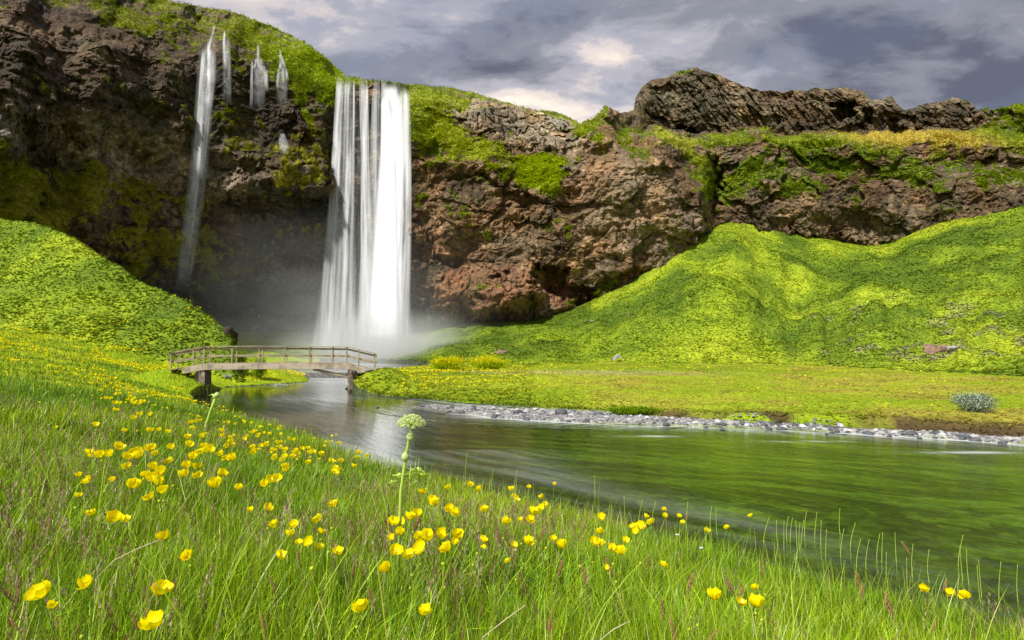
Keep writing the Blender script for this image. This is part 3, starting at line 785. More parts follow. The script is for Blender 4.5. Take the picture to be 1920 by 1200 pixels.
# broader leaves low in the sward
for (N, r0, r1) in ((16000, .8, 4), (26000, 3.8, 12)):
    x, y = scatter_polar(N, r0, r1, 1.5); z, g = ground_z(x, y, True, True); k_ = (g['d'] > .05) & ~g['right'] & (fbm(V3(x / .7, y / .7, 88.0), 2) > -.05); x, y, z = x[k_], y[k_], z[k_]; N = len(x)
    cq = np.array((.24, .46, .010)) * np.exp(RNG.normal(0, .3, (N, 1))) * np.where(RNG.random((N, 1)) < .3, np.array((1.5, 1.25, 1.0)), 1.0)
    parts.append(blades(np.stack([x, y, z], 1), .14 + .20 * RNG.random(N), (.007 + .009 * RNG.random(N)) * (1 if r0 < 1 else 1.5), RNG.random(N) * 6.28, .4 + .7 * RNG.random(N), cq * .35, cq, 4))
# a few long arching blades
N = 2600
x, y = scatter_polar(N, 1.0, 9, 1.4); z, g = ground_z(x, y, True, True); k_ = (g['d'] > .1) & ~g['right']; x, y, z = x[k_], y[k_], z[k_]; N = len(x)
parts.append(blades(np.stack([x, y, z], 1), .50 + .22 * RNG.random(N), .004 + .004 * RNG.random(N), RNG.random(N) * 6.28, .15 + .5 * RNG.random(N), np.tile(g_lo, (N, 1)), np.where(RNG.random((N, 1)) < .25, g_ye, g_hi) * (.7 + .5 * RNG.random((N, 1))), 6))
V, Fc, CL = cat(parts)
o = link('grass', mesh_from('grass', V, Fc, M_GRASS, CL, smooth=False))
tag(o, 'tall green meadow grass covering the near river bank', 'grass', kind='stuff')

# seed heads: stalk and a loose panicle of brown grains
def seed_heads(N, r0, r1, hh, sc_, grains, seed_cols, xr=None):
    x, y = scatter_polar(N, r0, r1, 1.4); z, g = ground_z(x, y, True, True)
    dens_ = np.clip(.16 + 2.0 * fbm(V3(x / 1.6, y / 1.6, 44.0), 2) + 0.30 * (x < -.1), .03, 1)
    k_ = (g['d'] > .1) & ~g['right'] & (y > .75) & (RNG.random(N) < dens_); x, y, z = x[k_], y[k_], z[k_]; N = len(x)
    h = hh * (.75 + .45 * RNG.random(N)); az = RNG.random(N) * 6.28; bend = .08 + .25 * RNG.random(N)
    base = np.stack([x, y, z], 1)
    colr = np.array(seed_cols)[RNG.integers(0, len(seed_cols), N)] * (.7 + .6 * RNG.random((N, 1)))
    ps = [blades(base, h, np.full(N, .0018 * sc_), az, bend, np.tile(g_mid * .8, (N, 1)), colr, 4)]
    dirv = np.stack([np.cos(az), np.sin(az), np.zeros(N)], 1)
    loose = .3 + 1.2 * RNG.random(N)
    for k in range(grains):
        s = 1 - 0.30 * (k / grains)
        c = base + np.array([0, 0, 1]) * (h * (s - .25 * bend * s * s))[:, None] + dirv * (h * bend * s * s)[:, None]
        ga = RNG.random(N) * 6.28; off = (.004 + .018 * (k / grains) * loose) * sc_ * RNG.random(N)
        c = c + np.stack([np.cos(ga) * off, np.sin(ga) * off, np.zeros(N)], 1)
        ps.append(blades(c, np.full(N, .016 * sc_), np.full(N, .0042 * sc_), ga, np.full(N, .35), colr, colr * 1.15, 2))
    return ps
parts = seed_heads(3600, 0.9, 4.0, .47, 1.15, 22, [(0.40, 0.28, 0.19), (0.52, 0.40, 0.28), (0.26, 0.15, 0.09)])
parts += seed_heads(9000, 3.8, 13, .45, 1.6, 12, [(0.36, 0.25, 0.16), (0.46, 0.36, 0.22), (0.24, 0.14, 0.08)])
parts += seed_heads(2600, 12, 34, .48, 2.2, 7, [(0.26, 0.17, 0.10), (0.32, 0.25, 0.12)])
V, Fc, CL = cat(parts)
tag(link('seed_heads', mesh_from('seed_heads', V, Fc, M_TUFT, CL, smooth=False)), 'fine brown seed heads standing through the meadow grass', 'grass seed', kind='stuff')

def tufts(x, y, z, h, wd, c, per=3, nrm=None, nseg=1):
    ps = []
    for k in range(per):
        N = len(x); j = wd * .5
        b = np.stack([x + (RNG.random(N)-.5) * j, y + (RNG.random(N)-.5) * j, z - .03], 1)
        hh = h * (.6 + .7 * RNG.random(N)); az = RNG.random(N) * 6.28
        cc_ = c * (.88 + .24 * RNG.random((N, 1)))
        ps.append(blades(b, hh, wd * (.5 + .6 * RNG.random(N)), az, 1.0 + .9 * RNG.random(N), cc_ * .92, cc_, 2))
    return ps
# hillsides
def hill_tufts(N, r0, r1, key, hmul):
    x, y = scatter_polar(N, r0, r1, 1.3, 50); z, g = ground_z(x, y, True, True)
    k_ = g[key] & (g['t'] < 1.3 if key == 'rh' else g['t2'] < 1.5); x, y, z = x[k_], y[k_], z[k_]
    vv = V3(x, y, 0.0); p1, p2, p3 = fbm(vv / 6, 4), fbm(vv / 1.7 + 40, 3), fbm(vv / 22 + 80, 3)
    P_ = np.stack([x, y, z], 1); a, b = proj(P_)
    c = hill_col(p1, p2, p3, a, b) * 1.12
    if key == 'rh':
        lv = (np.clip(3 * (p2 + .5 * p1 - .15), 0, 1) * sstep(1440, 1560, a) * sstep(540, 590, b) * (1 - sstep(665, 690, b)) * .45 > RNG.random(len(x)))
        c = np.where(lv[:, None], np.array((.30, .27, .25)), c)
    rr_ = RNG.random(len(x)); c = np.where((rr_ < .010)[:, None], np.array((.62, .52, .01)), c)
    h = hmul * (.7 + 1.3 * np.clip(p2 + .4, 0, 1) + .6 * (RNG.random(len(x)) < .05)); wd = .20
    return tufts(x, y, z, h, np.full(len(x), wd), c, 3)
V, Fc, CL = cat(hill_tufts(380000, 34, 150, 'rh', .10))
tag(link('hillside_turf', mesh_from('hillside_turf', V, Fc, M_TUFT, CL, smooth=False)), 'lush green turf and herbs covering the broad right talus slope', 'turf', kind='stuff')
V, Fc, CL = cat(hill_tufts(260000, 42, 104, 'lh', .10))
tag(link('hill_turf', mesh_from('hill_turf', V, Fc, M_TUFT, CL, smooth=False)), 'bright green turf and herbs covering the left hill', 'turf', kind='stuff')
# meadow
N = 190000
x, y = scatter_polar(N, 17, 98, 1.2, 50); z, g = ground_z(x, y, True, True)
k_ = g['right'] & (g['d'] > .12) & ~g['rh'] & ~g['lh']; x, y, z, dd_ = x[k_], y[k_], z[k_], g['d'][k_]
vv = V3(x, y, 0.0); p1, p2 = fbm(vv / 6, 4), fbm(vv / 1.7 + 40, 3)
mpx = 960 + F * x / y
c = lerp3((0.20, 0.27, 0.018), (0.38, 0.42, 0.04), np.clip(.5 + .9 * p1 + .4 * p2, 0, 1))
br_ = (np.clip(1.6 * (p2 * .6 + p1 * .6 + .1), 0, 1) * sstep(950, 1250, mpx) > RNG.random(len(x)))
c = np.where(br_[:, None], np.array((.32, .27, .06)), c)
c = np.where((RNG.random(len(x)) < .025 * (mpx < 1100))[:, None], np.array((.75, .62, .01)), c)
edgeh = (.08 + .20 * (mpx < 1120)) * np.exp(-dd_ / .9) + .08 * (mpx < 1000) * RNG.random(len(x))
V, Fc, CL = cat(tufts(x, y, z, .07 + edgeh + .06 * np.clip(p2, 0, 1), .05 + y * .0016, c, 3))
tag(link('meadow_turf', mesh_from('meadow_turf', V, Fc, M_TUFT, CL, smooth=False)), 'short olive green turf on the flat meadow across the river', 'turf', kind='stuff')
# cliff plants
sel = np.where((mossm > .45) & (PX > -120) & (PX < 2040))[0]
sel = RNG.choice(sel, 80000)
b = CLIFF[sel] + RNG.normal(0, .18, (len(sel), 3)); b[:, 1] -= .15
lush = np.clip(.35 + .9 * mv[sel] + .5 * blob(PX[sel], PY[sel], 1020, 320, 60, 45) + .5 * blob(PX[sel], PY[sel], 560, 110, 160, 50, 32), .1, 1.4)
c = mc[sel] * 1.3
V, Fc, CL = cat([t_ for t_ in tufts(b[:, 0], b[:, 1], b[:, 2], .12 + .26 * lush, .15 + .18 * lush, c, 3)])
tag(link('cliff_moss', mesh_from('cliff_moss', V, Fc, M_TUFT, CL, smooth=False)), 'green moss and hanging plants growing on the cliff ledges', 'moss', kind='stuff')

# distant wildflowers
def bloom_stuff(x, y, z, size, c):
    ps = []
    N = len(x)
    for k in range(3):
        b = np.stack([x + RNG.normal(0, .3, N) * size, y, z], 1)
        ps.append(blades(b, size, size * 1.1, RNG.random(N) * 6.28, .8 * np.ones(N), c, c, 2))
    return ps
N = 70000
x, y = scatter_polar(N, 9, 62, 1.3, 50); z, g = ground_z(x, y, True, True)
mpx = 960 + F * x / y; dn = fbm(V3(x / 2.2, y / 2.2, 61.0), 3)
prob = np.where(g['right'], .30 * np.exp(-((mpx - 820) / 170) ** 2) + .015, .10 + .6 * sstep(18, 30, y)) * np.where(g['lh'], .3, 1) * np.clip(.35 + 2.2 * dn, 0, 1)
k_ = (g['d'] > .5) & (RNG.random(N) < prob) & ~(g['rh']); x, y, z = x[k_], y[k_], z[k_]; rt = g['right'][k_]
hgt = np.where(rt, .12, np.where(g['lh'][k_], .15, np.where((x > -24) & (y > 37.5), .2, .36)))
c = np.tile(np.array((.97, .84, .01)), (len(x), 1)) * (.75 + .35 * RNG.random((len(x), 1)))
V, Fc, CL = cat(bloom_stuff(x, y, z + hgt, .018 + y * .0016, c))
tag(link('distant_wildflowers', mesh_from('distant_wildflowers', V, Fc, M_YELL, CL, smooth=False)), 'tiny yellow wildflowers sprinkled over the fields on both banks', 'wildflowers', kind='stuff')

# ------------------------------------------------------------------ river water
def mat_water():
    m, n = new_mat('river water')
    pos = n.add('ShaderNodeTexCoord').outputs['Object']
    c = n.add('ShaderNodeAttribute', attribute_name='Col'); sp_ = n.add('ShaderNodeSeparateColor'); n.l.new(c.outputs['Color'], sp_.inputs[0])
    foam_a = sp_.outputs[0]; shallow = sp_.outputs[1]
    st = n.add('ShaderNodeAttribute', attribute_name='flow').outputs['Vector']     # along / across the current
    wv = n.noise(n.mapping(st, scale=(0.22, 1.5, 1)), 1.4, 5, 0.55, 0.3)
    wv2 = n.noise(n.mapping(st, scale=(0.5, 3.2, 1)), 2.6, 3, 0.5)
    nb = bump(n, n.math('ADD', wv, n.math('MULTIPLY', wv2, .35)), 0.22, 0.10)
    fr = n.add('ShaderNodeFresnel'); fr.inputs['IOR'].default_value = 1.33; n.l.new(nb, fr.inputs['Normal'])
    gl = n.add('ShaderNodeBsdfGlossy'); gl.inputs['Roughness'].default_value = 0.08; n.l.new(nb, gl.inputs['Normal'])
    tr = n.add('ShaderNodeBsdfTransparent'); tr.inputs[0].default_value = (0.70, 0.87, 0.54, 1)
    mx = n.add('ShaderNodeMixShader'); n.l.new(n.math('ADD', n.math('MULTIPLY', fr.outputs[0], 1.4), 0.08, clamp=True), mx.inputs[0])
    n.l.new(tr.outputs[0], mx.inputs[1]); n.l.new(gl.outputs[0], mx.inputs[2])
    fo = n.noise(n.mapping(st, scale=(0.09, 1.3, 1)), 1.6, 5, 0.5, 0.5)
    fine = n.noise(n.mapping(st, scale=(.7, 2.2, 1)), 7.0, 4, 0.65)
    fm = n.math('MULTIPLY', n.ramp(n.math('ADD', fo, n.math('MULTIPLY', n.math('SUBTRACT', fine, .5), .3)), [(0.34, 0.0), (0.72, 1.0)]), foam_a, clamp=True)
    fm = n.math('MAXIMUM', fm, n.math('SUBTRACT', n.math('MULTIPLY', foam_a, 1.6), 0.85), clamp=True)
    df = n.add('ShaderNodeBsdfDiffuse'); df.inputs[0].default_value = (.80, .84, .88, 1)
    m2 = n.add('ShaderNodeMixShader'); n.l.new(n.math('MULTIPLY', fm, .85), m2.inputs[0])
    n.l.new(mx.outputs[0], m2.inputs[1]); n.l.new(df.outputs[0], m2.inputs[2])
    out_surf(n, m2.outputs[0]); return m
WN, WA = 420, 520
wr = np.exp(np.linspace(math.log(6), math.log(128), WN)); wa = np.linspace(R(-62), R(66), WA)
A_, R_ = np.meshgrid(wa, wr)
WX = (np.sin(A_) * R_).ravel(); WY = (np.cos(A_) * R_ - 3.6).ravel()
wd_ = poly_sd(np.stack([WX, WY], 1), RIVER_S); wb = poly_sd(np.stack([WX, WY], 1), BAR_S)
# flow coordinates: along the near shore
line = smooth_poly(np.array(NEAR_SHORE[1:-6], float), 2)[2:-3]
seg = np.hypot(*np.diff(line, axis=0).T); cum = np.concatenate([[0], np.cumsum(seg)])
bestd = np.full(len(WX), 1e9); alongs = np.zeros(len(WX))
for i in range(len(line) - 1):
    a, b = line[i], line[i+1]; e = b - a; t = np.clip(((WX-a[0])*e[0] + (WY-a[1])*e[1]) / (e @ e), 0, 1)
    dd = np.hypot(WX - a[0] - t*e[0], WY - a[1] - t*e[1]); m_ = dd < bestd; bestd = np.where(m_, dd, bestd); alongs = np.where(m_, cum[i] + t*seg[i], alongs)
upst = (WY > 38)
foam = 0.85 * (1 - sstep(-.1, 1.0, wb)) + .35 * (1 - sstep(.3, 2.2, wb)) * (WX > -3)
foam += .95 * np.exp(-(((WX + 27) / 16) ** 2 + ((WY - 106) / 24) ** 2))
foam += .55 * sstep(40, 52, WY) * (1 - sstep(60, 70, WY))
foam += .16 * np.exp(-((bestd - 2.2) / .8) ** 2) * .7 * sstep(-1.0, 1.0, WX) * (1 - sstep(3.5, 6.5, WX)) * (WY < 14)
foam += .10 * np.exp(-((bestd - 3.4) / 2.4) ** 2) * sstep(-5, -2.0, WX) * (1 - sstep(0.5, 2.5, WX)) * (WY < 16)
foam += .16 * np.exp(-(((WX + 11.5) / 3.5) ** 2 + ((WY - 31.5) / 2.2) ** 2))
foam += .30 * (1 - sstep(0.1, 2.4, -wd_ )) * (WX > -6) * (WY > 14) * (WX < 5)
foam += .9 * (np.exp(-(((WX - 4.6) / .9) ** 2 + ((WY - 18.4) / .16) ** 2)) + np.exp(-(((WX - 13.2) / 1.2) ** 2 + ((WY - 15.6) / .16) ** 2)) + .7 * np.exp(-(((WX - 9.6) / 1.2) ** 2 + ((WY - 17.4) / .12) ** 2)))
Wf = grid_faces(WN, WA); km = (wd_[Wf] < 1.2).any(1)
v, f, foam_, sh_, al_, be_ = compact(np.stack([WX, WY, np.zeros(len(WX))], 1), Wf[km], foam, np.clip(-wd_, 0, 4) / 4, alongs, bestd)
me = mesh_from('river', v, f, mat_water(), np.stack([np.clip(foam_, 0, 1), sh_, foam_ * 0], 1))
at = me.attributes.new('flow', 'FLOAT_VECTOR', 'POINT'); at.data.foreach_set('vector', np.stack([al_, be_, be_ * 0], 1).astype(np.float32).ravel())
tag(link('river', me), kind='structure')

# ------------------------------------------------------------------ waterfalls
def mat_fall(name, alpha, contrast, sx=2.6, seed=0.0, pw=1.5):
    m, n = new_mat(name)
    uv = n.add('ShaderNodeAttribute', attribute_name='flow').outputs['Vector']   # x across in metres, y down 0..1
    s1 = n.noise(n.mapping(uv, scale=(sx, 0.9, 1), loc=(seed, 0, seed)), 1.0, 5, 0.6)
    s2 = n.noise(n.mapping(uv, scale=(sx * .35, .6, 1), loc=(seed + 7, 0, 0)), 1.0, 2, 0.5)
    stv = n.math('ADD', n.math('MULTIPLY', s1, .55), n.math('MULTIPLY', s2, .45))
    a = n.ramp(stv, [(0.5 - .16 / contrast, 0.12 if contrast > 1 else .45), (0.5 + .16 / contrast, 1.0)])
    lw = n.add('ShaderNodeLayerWeight'); lw.inputs[0].default_value = 0.5
    face = n.math('SUBTRACT', 1.0, lw.outputs['Facing'], clamp=True)
    face = n.math('POWER', face, pw)
    dens_ = n.add('ShaderNodeAttribute', attribute_name='Col').outputs['Fac']
    al = n.math('MULTIPLY', n.math('MULTIPLY', a, face), n.math('MULTIPLY', dens_, alpha), clamp=True)
    # airborne drops scatter light from every side, so the shading normal leans upward
    gn = n.add('ShaderNodeNewGeometry').outputs['Normal']
    va = n.add('ShaderNodeVectorMath', operation='MULTIPLY_ADD'); n.l.new(gn, va.inputs[0]); va.inputs[1].default_value = (.45, .45, .45); va.inputs[2].default_value = (-.1, -.3, .45)
    vn = n.add('ShaderNodeVectorMath', operation='NORMALIZE'); n.l.new(va.outputs[0], vn.inputs[0])
    df = n.add('ShaderNodeBsdfDiffuse'); df.inputs[0].default_value = (.86, .89, .93, 1); n.l.new(vn.outputs[0], df.inputs['Normal'])
    tl_ = n.add('ShaderNodeBsdfTranslucent'); tl_.inputs[0].default_value = (.86, .89, .93, 1)
    mm = n.add('ShaderNodeMixShader'); mm.inputs[0].default_value = .22
    n.l.new(df.outputs[0], mm.inputs[1]); n.l.new(tl_.outputs[0], mm.inputs[2])
    tr = n.add('ShaderNodeBsdfTransparent')
    m2 = n.add('ShaderNodeMixShader'); n.l.new(al, m2.inputs[0]); n.l.new(tr.outputs[0], m2.inputs[1]); n.l.new(mm.outputs[0], m2.inputs[2])
    out_surf(n, m2.outputs[0]); return m
def stream(name, keys, D, mat, parent, thick=.4, n=36, rows=70, fade0=0.02, fade1=0.0, dtop=0.0):
    """keys: (centre px, py, half width px, density[, depth offset]) from lip to foot"""
    keys = [tuple(k) + (0,) * (5 - len(k)) for k in keys]; K = np.array(keys, float)
    t = np.linspace(0, 1, rows); ks = (K[:, 1] - K[0, 1]) / (K[-1, 1] - K[0, 1])
    cxp = np.interp(t, ks, K[:, 0]); pyy = K[0, 1] + (K[-1, 1] - K[0, 1]) * t; hw = np.interp(t, ks, K[:, 2]); dn = np.interp(t, ks, K[:, 3]); dof = np.interp(t, ks, K[:, 4])
    Dv = D + dof + dtop * np.exp(-t * 18)
    c = unproj(cxp, pyy, Dv); hwm = hw * Dv / F
    if fade0: dn = dn * sstep(0, fade0, t)
    if fade1: dn = dn * (1 - sstep(1 - fade1, 1, t))
    th = np.linspace(0, 2 * math.pi, n, endpoint=False)
    V = c[:, None, :] + np.stack([hwm[:, None] * np.cos(th)[None], -(hwm * thick)[:, None] * np.sin(th)[None], 0 * th[None] + 0 * hwm[:, None]], -1)
    a = np.arange(rows * n).reshape(rows, n); b = np.roll(a, -1, 1)
    Fq = np.stack([a[:-1], b[:-1], b[1:], a[1:]], -1).reshape(-1, 4)
    o = link(name, mesh_from(name, V.reshape(-1, 3), Fq, mat, np.repeat(dn, n)[:, None] * np.ones(3)), parent)
    un = np.stack([(np.cos(th)[None] * hwm.mean() * 1.0 + c[0, 0]) * np.ones((rows, 1)), t[:, None] * 4 * np.ones((1, n)), (np.sin(th) > 0)[None] * 3.0 * np.ones((rows, 1))], -1)
    at = o.data.attributes.new('flow', 'FLOAT_VECTOR', 'POINT'); at.data.foreach_set('vector', un.astype(np.float32).reshape(-1))
    return o
def at0(o_parent, loc):          # keep world-space child meshes under an empty at the thing's base
    for ch in o_parent.children: ch.matrix_parent_inverse = Matrix.Translation(-Vector(loc))
MF_D = mat_fall('falling water dense', 1.5, .9, 1.0, 1.0, 3.0)
MF_M = mat_fall('falling water', .74, 2.2, 1.8, 4.0, 2.4)
MF_T = mat_fall('falling water veil', .62, 1.6, 2.8, 9.0)
MF_F = mat_fall('falling strand', .45, 1.6, 3.0, 2.0, 2.2)
MF_S = mat_fall('thin falling water', .44, 1.7, 2.4, 6.0, 2.6)
DF = 109.0
base = unproj(722, 684, DF); wf = empty('waterfall', base)
tag(wf, 'tall white main waterfall plunging in broad veils over the cliff', 'waterfall')
stream('stream', [(731, 152, 11, .8, 3), (732, 166, 15, 1), (733, 260, 20, 1), (728, 420, 27, 1), (722, 560, 31, 1), (720, 684, 37, 1)], DF, MF_D, wf, .45)
stream('stream', [(719, 150, 5, .7, 3), (722, 190, 9, 1), (727, 300, 16, 1), (724, 500, 26, 1), (722, 684, 32, 1)], DF - 1.5, MF_D, wf, .6)
stream('stream', [(752, 158, 9, .6, 3.5), (756, 175, 13, 1), (759, 300, 14, .95), (756, 450, 16, .7), (748, 600, 22, .5), (746, 684, 28, .4)], DF - .3, MF_M, wf, .5)
stream('stream', [(742, 155, 7, .9, 3.2), (746, 180, 9, 1), (749, 330, 10, .9), (745, 500, 14, .8), (738, 684, 22, .7)], DF - .9, MF_M, wf, .5)
for k_, (x0, x1, w0, w1, dn_) in enumerate(((636, 608, 5, 9, .75), (642, 621, 5, 8, .95), (649, 633, 3, 7, .5), (656, 645, 6, 8, .95), (664, 658, 2.5, 7, .4))):
    stream('stream', [(x0, 141 + (k_ * 7) % 5, w0 * .7, .8, 3), (x0 - 1, 158, w0 * 1.1, 1), (x0 + (x1 - x0) * .4, 340, w0 * 1.15 + 1, dn_ * .85), (x1, 560, w1 * .8, dn_ * .6), (x1 - 3, 684, w1 * 1.2, dn_ * .45)], DF + .8 - .35 * k_, MF_M, wf, .6)
stream('stream', [(677, 143, 3.5, .8, 3), (679, 165, 6, 1), (682, 300, 6, .8), (682, 480, 8, .45), (680, 684, 16, .4)], DF + .3, MF_M, wf, .5)
stream('stream', [(686, 146, 2.5, .8, 3), (687, 165, 4, .9), (688, 300, 5, .6), (690, 460, 10, .35), (690, 684, 16, .4)], DF + .6, MF_M, wf, .5)
stream('stream', [(707, 150, 5, .7, 3), (705, 180, 8, .7), (703, 300, 10, .5), (700, 500, 20, .5), (698, 684, 26, .6)], DF + 1.0, MF_T, wf, .5)
stream('stream', [(690, 150, 50, 0.0, 3), (690, 200, 60, .10), (686, 400, 74, .18), (684, 560, 86, .42), (684, 684, 106, .9)], DF + 2.5, MF_T, wf, .35)
at0(wf, base)
def small_fall(label, specs, D, foot):
    b_ = unproj(foot[0], foot[1], D); e_ = empty('waterfall', b_); tag(e_, label, 'waterfall')
    for k, (keys, mt, dd) in enumerate(specs): stream('stream', keys, D + dd, mt, e_, .5, 20, 120, .12 if mt is MF_S else .08, .25 if mt is MF_T else .12)
    at0(e_, b_)
d1 = min(cliff_D(px, py) for px, py in ((385, 100), (385, 200), (380, 300), (375, 380))) - 1.4
small_fall('long thin wind-blown waterfall left of the main fall', [([(402, 48, 2.5, .9, 1.0), (401, 66, 3.5, .9, .8), (398, 72, 8, .8, .5), (394, 88, 11, .9, .3), (389, 95, 17, .95), (388, 140, 19, .9), (382, 200, 18, .85), (374, 300, 18, .8), (362, 400, 18, .8), (348, 500, 16, .85), (341, 550, 14, .8)], MF_S, 0),
                                              ([(382, 92, 5, 1), (377, 160, 5, .9), (370, 300, 9, .5), (352, 470, 8, .5)], MF_M, -.5), ([(402, 46, 2.5, 1, .6), (398, 66, 3, 1), (392, 84, 4, 1), (390, 150, 4, .8)], MF_M, -.7), ([(394, 92, 4, 1), (391, 150, 5, .8), (388, 200, 6, .3)], MF_M, -.9), ([(400, 95, 6, 1), (398, 150, 6, .8), (390, 210, 7, .4)], MF_S, -.6)], d1, (341, 550))
d2 = min(cliff_D(px, py) for px, py in ((424, 80), (424, 120), (424, 160))) - 1.0
small_fall('short thin waterfall just right of the long thin fall', [([(421, 58, 3.5, .8, 1), (423, 75, 8, 1), (425, 110, 9, .9), (426, 150, 9, .5), (426, 200, 10, .12)], MF_S, 0), ([(421, 57, 1.8, 1, .7), (420, 80, 2.4, 1), (422, 130, 2.6, .6)], MF_M, -.3)], d2, (426, 185))
def strands(lst, w=2.6):
    return [([(x0, y0, w * .8, .8, .3), (x0 + dx * .3, y0 + 10, w, 1), (x0 + dx, y1, w * 1.5, .15)], MF_F, -.4 - .1 * k) for k, (x0, y0, y1, dx) in enumerate(lst)]
d3 = min(cliff_D(px, py) for px, py in ((484, 100), (484, 130), (480, 170))) - .9
small_fall('small forked trickle in the middle of the mossy rock face', [([(484, 84, 1.5, .5, .8), (484, 105, 2, .5), (485, 109, 8, .6), (487, 122, 9, .5), (487, 127, 14, .55), (487, 170, 14, .3), (486, 205, 12, .1)], MF_S, 0)] + strands([(484, 82, 112, 0), (483, 106, 132, 4), (473, 112, 205, -2), (489, 112, 136, 3), (494, 122, 165, 5), (480, 110, 130, -5), (500, 130, 172, 0)]), d3, (486, 200))
d4 = min(cliff_D(px, py) for px, py in ((528, 100), (528, 130), (525, 170))) - .9
small_fall('small stepped trickle nearest the main waterfall', [([(525, 95, 1.5, .5, .8), (527, 112, 3, .5), (529, 116, 7, .6), (530, 128, 8, .5), (530, 132, 12, .55), (529, 165, 12, .3), (528, 200, 12, .12)], MF_S, 0)] + strands([(525, 92, 116, 2), (529, 105, 125, 4), (522, 128, 165, -2), (530, 126, 158, 1), (537, 128, 152, 2), (526, 116, 132, -4)]), d4, (528, 195))
d5 = min(cliff_D(px, py) for px, py in ((530, 252), (530, 270), (532, 285))) - .8
small_fall('tiny white cascade low on the mossy bulge', [([(528, 248, 5, .8), (530, 262, 9, .8), (533, 278, 11, .6), (534, 292, 8, .3)], MF_S, 0)], d5, (534, 292))

# mist at the foot
def mist(name, c, r, dens_, label):
    m, n = new_mat('spray')
    pos = n.add('ShaderNodeTexCoord').outputs['Object']
    ln = n.add('ShaderNodeVectorMath', operation='LENGTH'); n.l.new(pos, ln.inputs[0])
    fall = n.math('POWER', n.math('SUBTRACT', 1.0, ln.outputs['Value'], clamp=True), 1.7)
    ns = n.ramp(n.noise(n.mapping(pos, scale=(1.0, 1, 1.4)), 2.2, 3, .55), [(.32, .25), (.65, 1.5)])
    v_ = n.add('ShaderNodeVolumePrincipled'); v_.inputs['Color'].default_value = (.93, .95, .97, 1); v_.inputs['Anisotropy'].default_value = 0.1
    n.l.new(n.math('MULTIPLY', n.math('MULTIPLY', fall, ns), dens_), v_.inputs['Density'])
    out_surf(n, None, vol=v_.outputs[0])
    b = PB(); b.ball((0, 0, 0), 1.0, 24, 14); o = b.obj(name, m); o.location = c; o.scale = r
    tag(o, label, 'mist', kind='stuff'); return o
mb = unproj(735, 676, 101)
mist('mist', (float(mb[0]), 100, 1.5), (24, 16, 9.5), .30, 'white spray drifting around the foot of the main waterfall')
mist('mist', (-38, 104, 8), (46, 22, 26), .020, 'thin veil of spray hanging in the hollow under the cliff')

# ------------------------------------------------------------------ bridge
BL = Vector((-19.85, 34.7, 0)); BRr = Vector((-11.45, 37.2, 0))
ax = (BRr - BL).normalized(); sdv = Vector((-ax.y, ax.x, 0))     # sdv points away from the camera
Lm = (BRr - BL).length
def bp(s, off, z): return BL + ax * s + sdv * off + Vector((0, 0, z))
DECK = 1.93; W2 = 0.72; RH = 1.12
prof = [(-1.95, DECK - .36), (0, DECK + .02), (Lm * .5, DECK + .05), (Lm, DECK - .02), (Lm + 1.95, DECK - .50)]
def dz(s): return float(np.interp(s, [q[0] for q in prof], [q[1] for q in prof]))
br = empty('footbridge', BL); tag(br, 'weathered wooden footbridge with railings across the stream', 'bridge')
def put(o): o.parent = br; o.matrix_parent_inverse = Matrix.Translation(-BL); return o
segs = [(-1.95, 0), (0, Lm / 3), (Lm / 3, 2 * Lm / 3), (2 * Lm / 3, Lm), (Lm, Lm + 1.95)]
for side in (-1, 1):
    b = PB()
    for s0, s1 in segs:
        a_, c_ = (s0, s1)
        if s0 < 0: a_ = -1.15
        if s1 > Lm + .1: c_ = Lm + 1.1
        b.beam(bp(a_ + .005, side * W2, dz(a_) - .20), bp(c_ - .005, side * W2, dz(c_) - .20), .12, .36, jit=.006)
    g_ = put(b.obj('girder', M_WOOD2)); 
    b = PB()
    for s0, s1 in segs:
        b.beam(bp(s0 - .01, side * W2, dz(s0) + RH), bp(s1 + .01, side * W2, dz(s1) + RH), .17, .045, jit=.006)
    put(b.obj('handrail', M_WOOD))
    for zz2, hh in ((RH - .15, .12), (RH - .62, .12)):
        b = PB()
        for s0, s1 in segs: b.beam(bp(s0, side * (W2 - .055), dz(s0) + zz2), bp(s1, side * (W2 - .055), dz(s1) + zz2), .035, hh, jit=.004)
        put(b.obj('rail', M_WOOD))
    for s in [-1.8, -.55, 0.05, 1.65, 3.25, 4.8, 6.35, 7.8, Lm - .05, Lm + .75, Lm + 1.85]:
        b = PB(); b.beam(bp(s, side * (W2 + .0), dz(s) - .05), bp(s, side * W2, dz(s) + RH - .025), .085, .085, up=ax, jit=.003)
        put(b.obj('post', M_WOOD))
b = PB(); s = -1.95
while s < Lm + 1.9:
    b.beam(bp(s + .07, -W2 - .02, dz(s + .07) + .005), bp(s + .07, W2 + .02, dz(s + .07) + .005), .128, .045, jit=.004); s += .145
put(b.obj('deck', M_WOOD))
for side in (-1, 1):
    b = PB(); b.beam(bp(Lm - 2.2, side * W2 * .8, DECK - .42), bp(Lm + .1, side * W2 * .8, DECK - .95), .10, .12); put(b.obj('brace', M_WOOD))
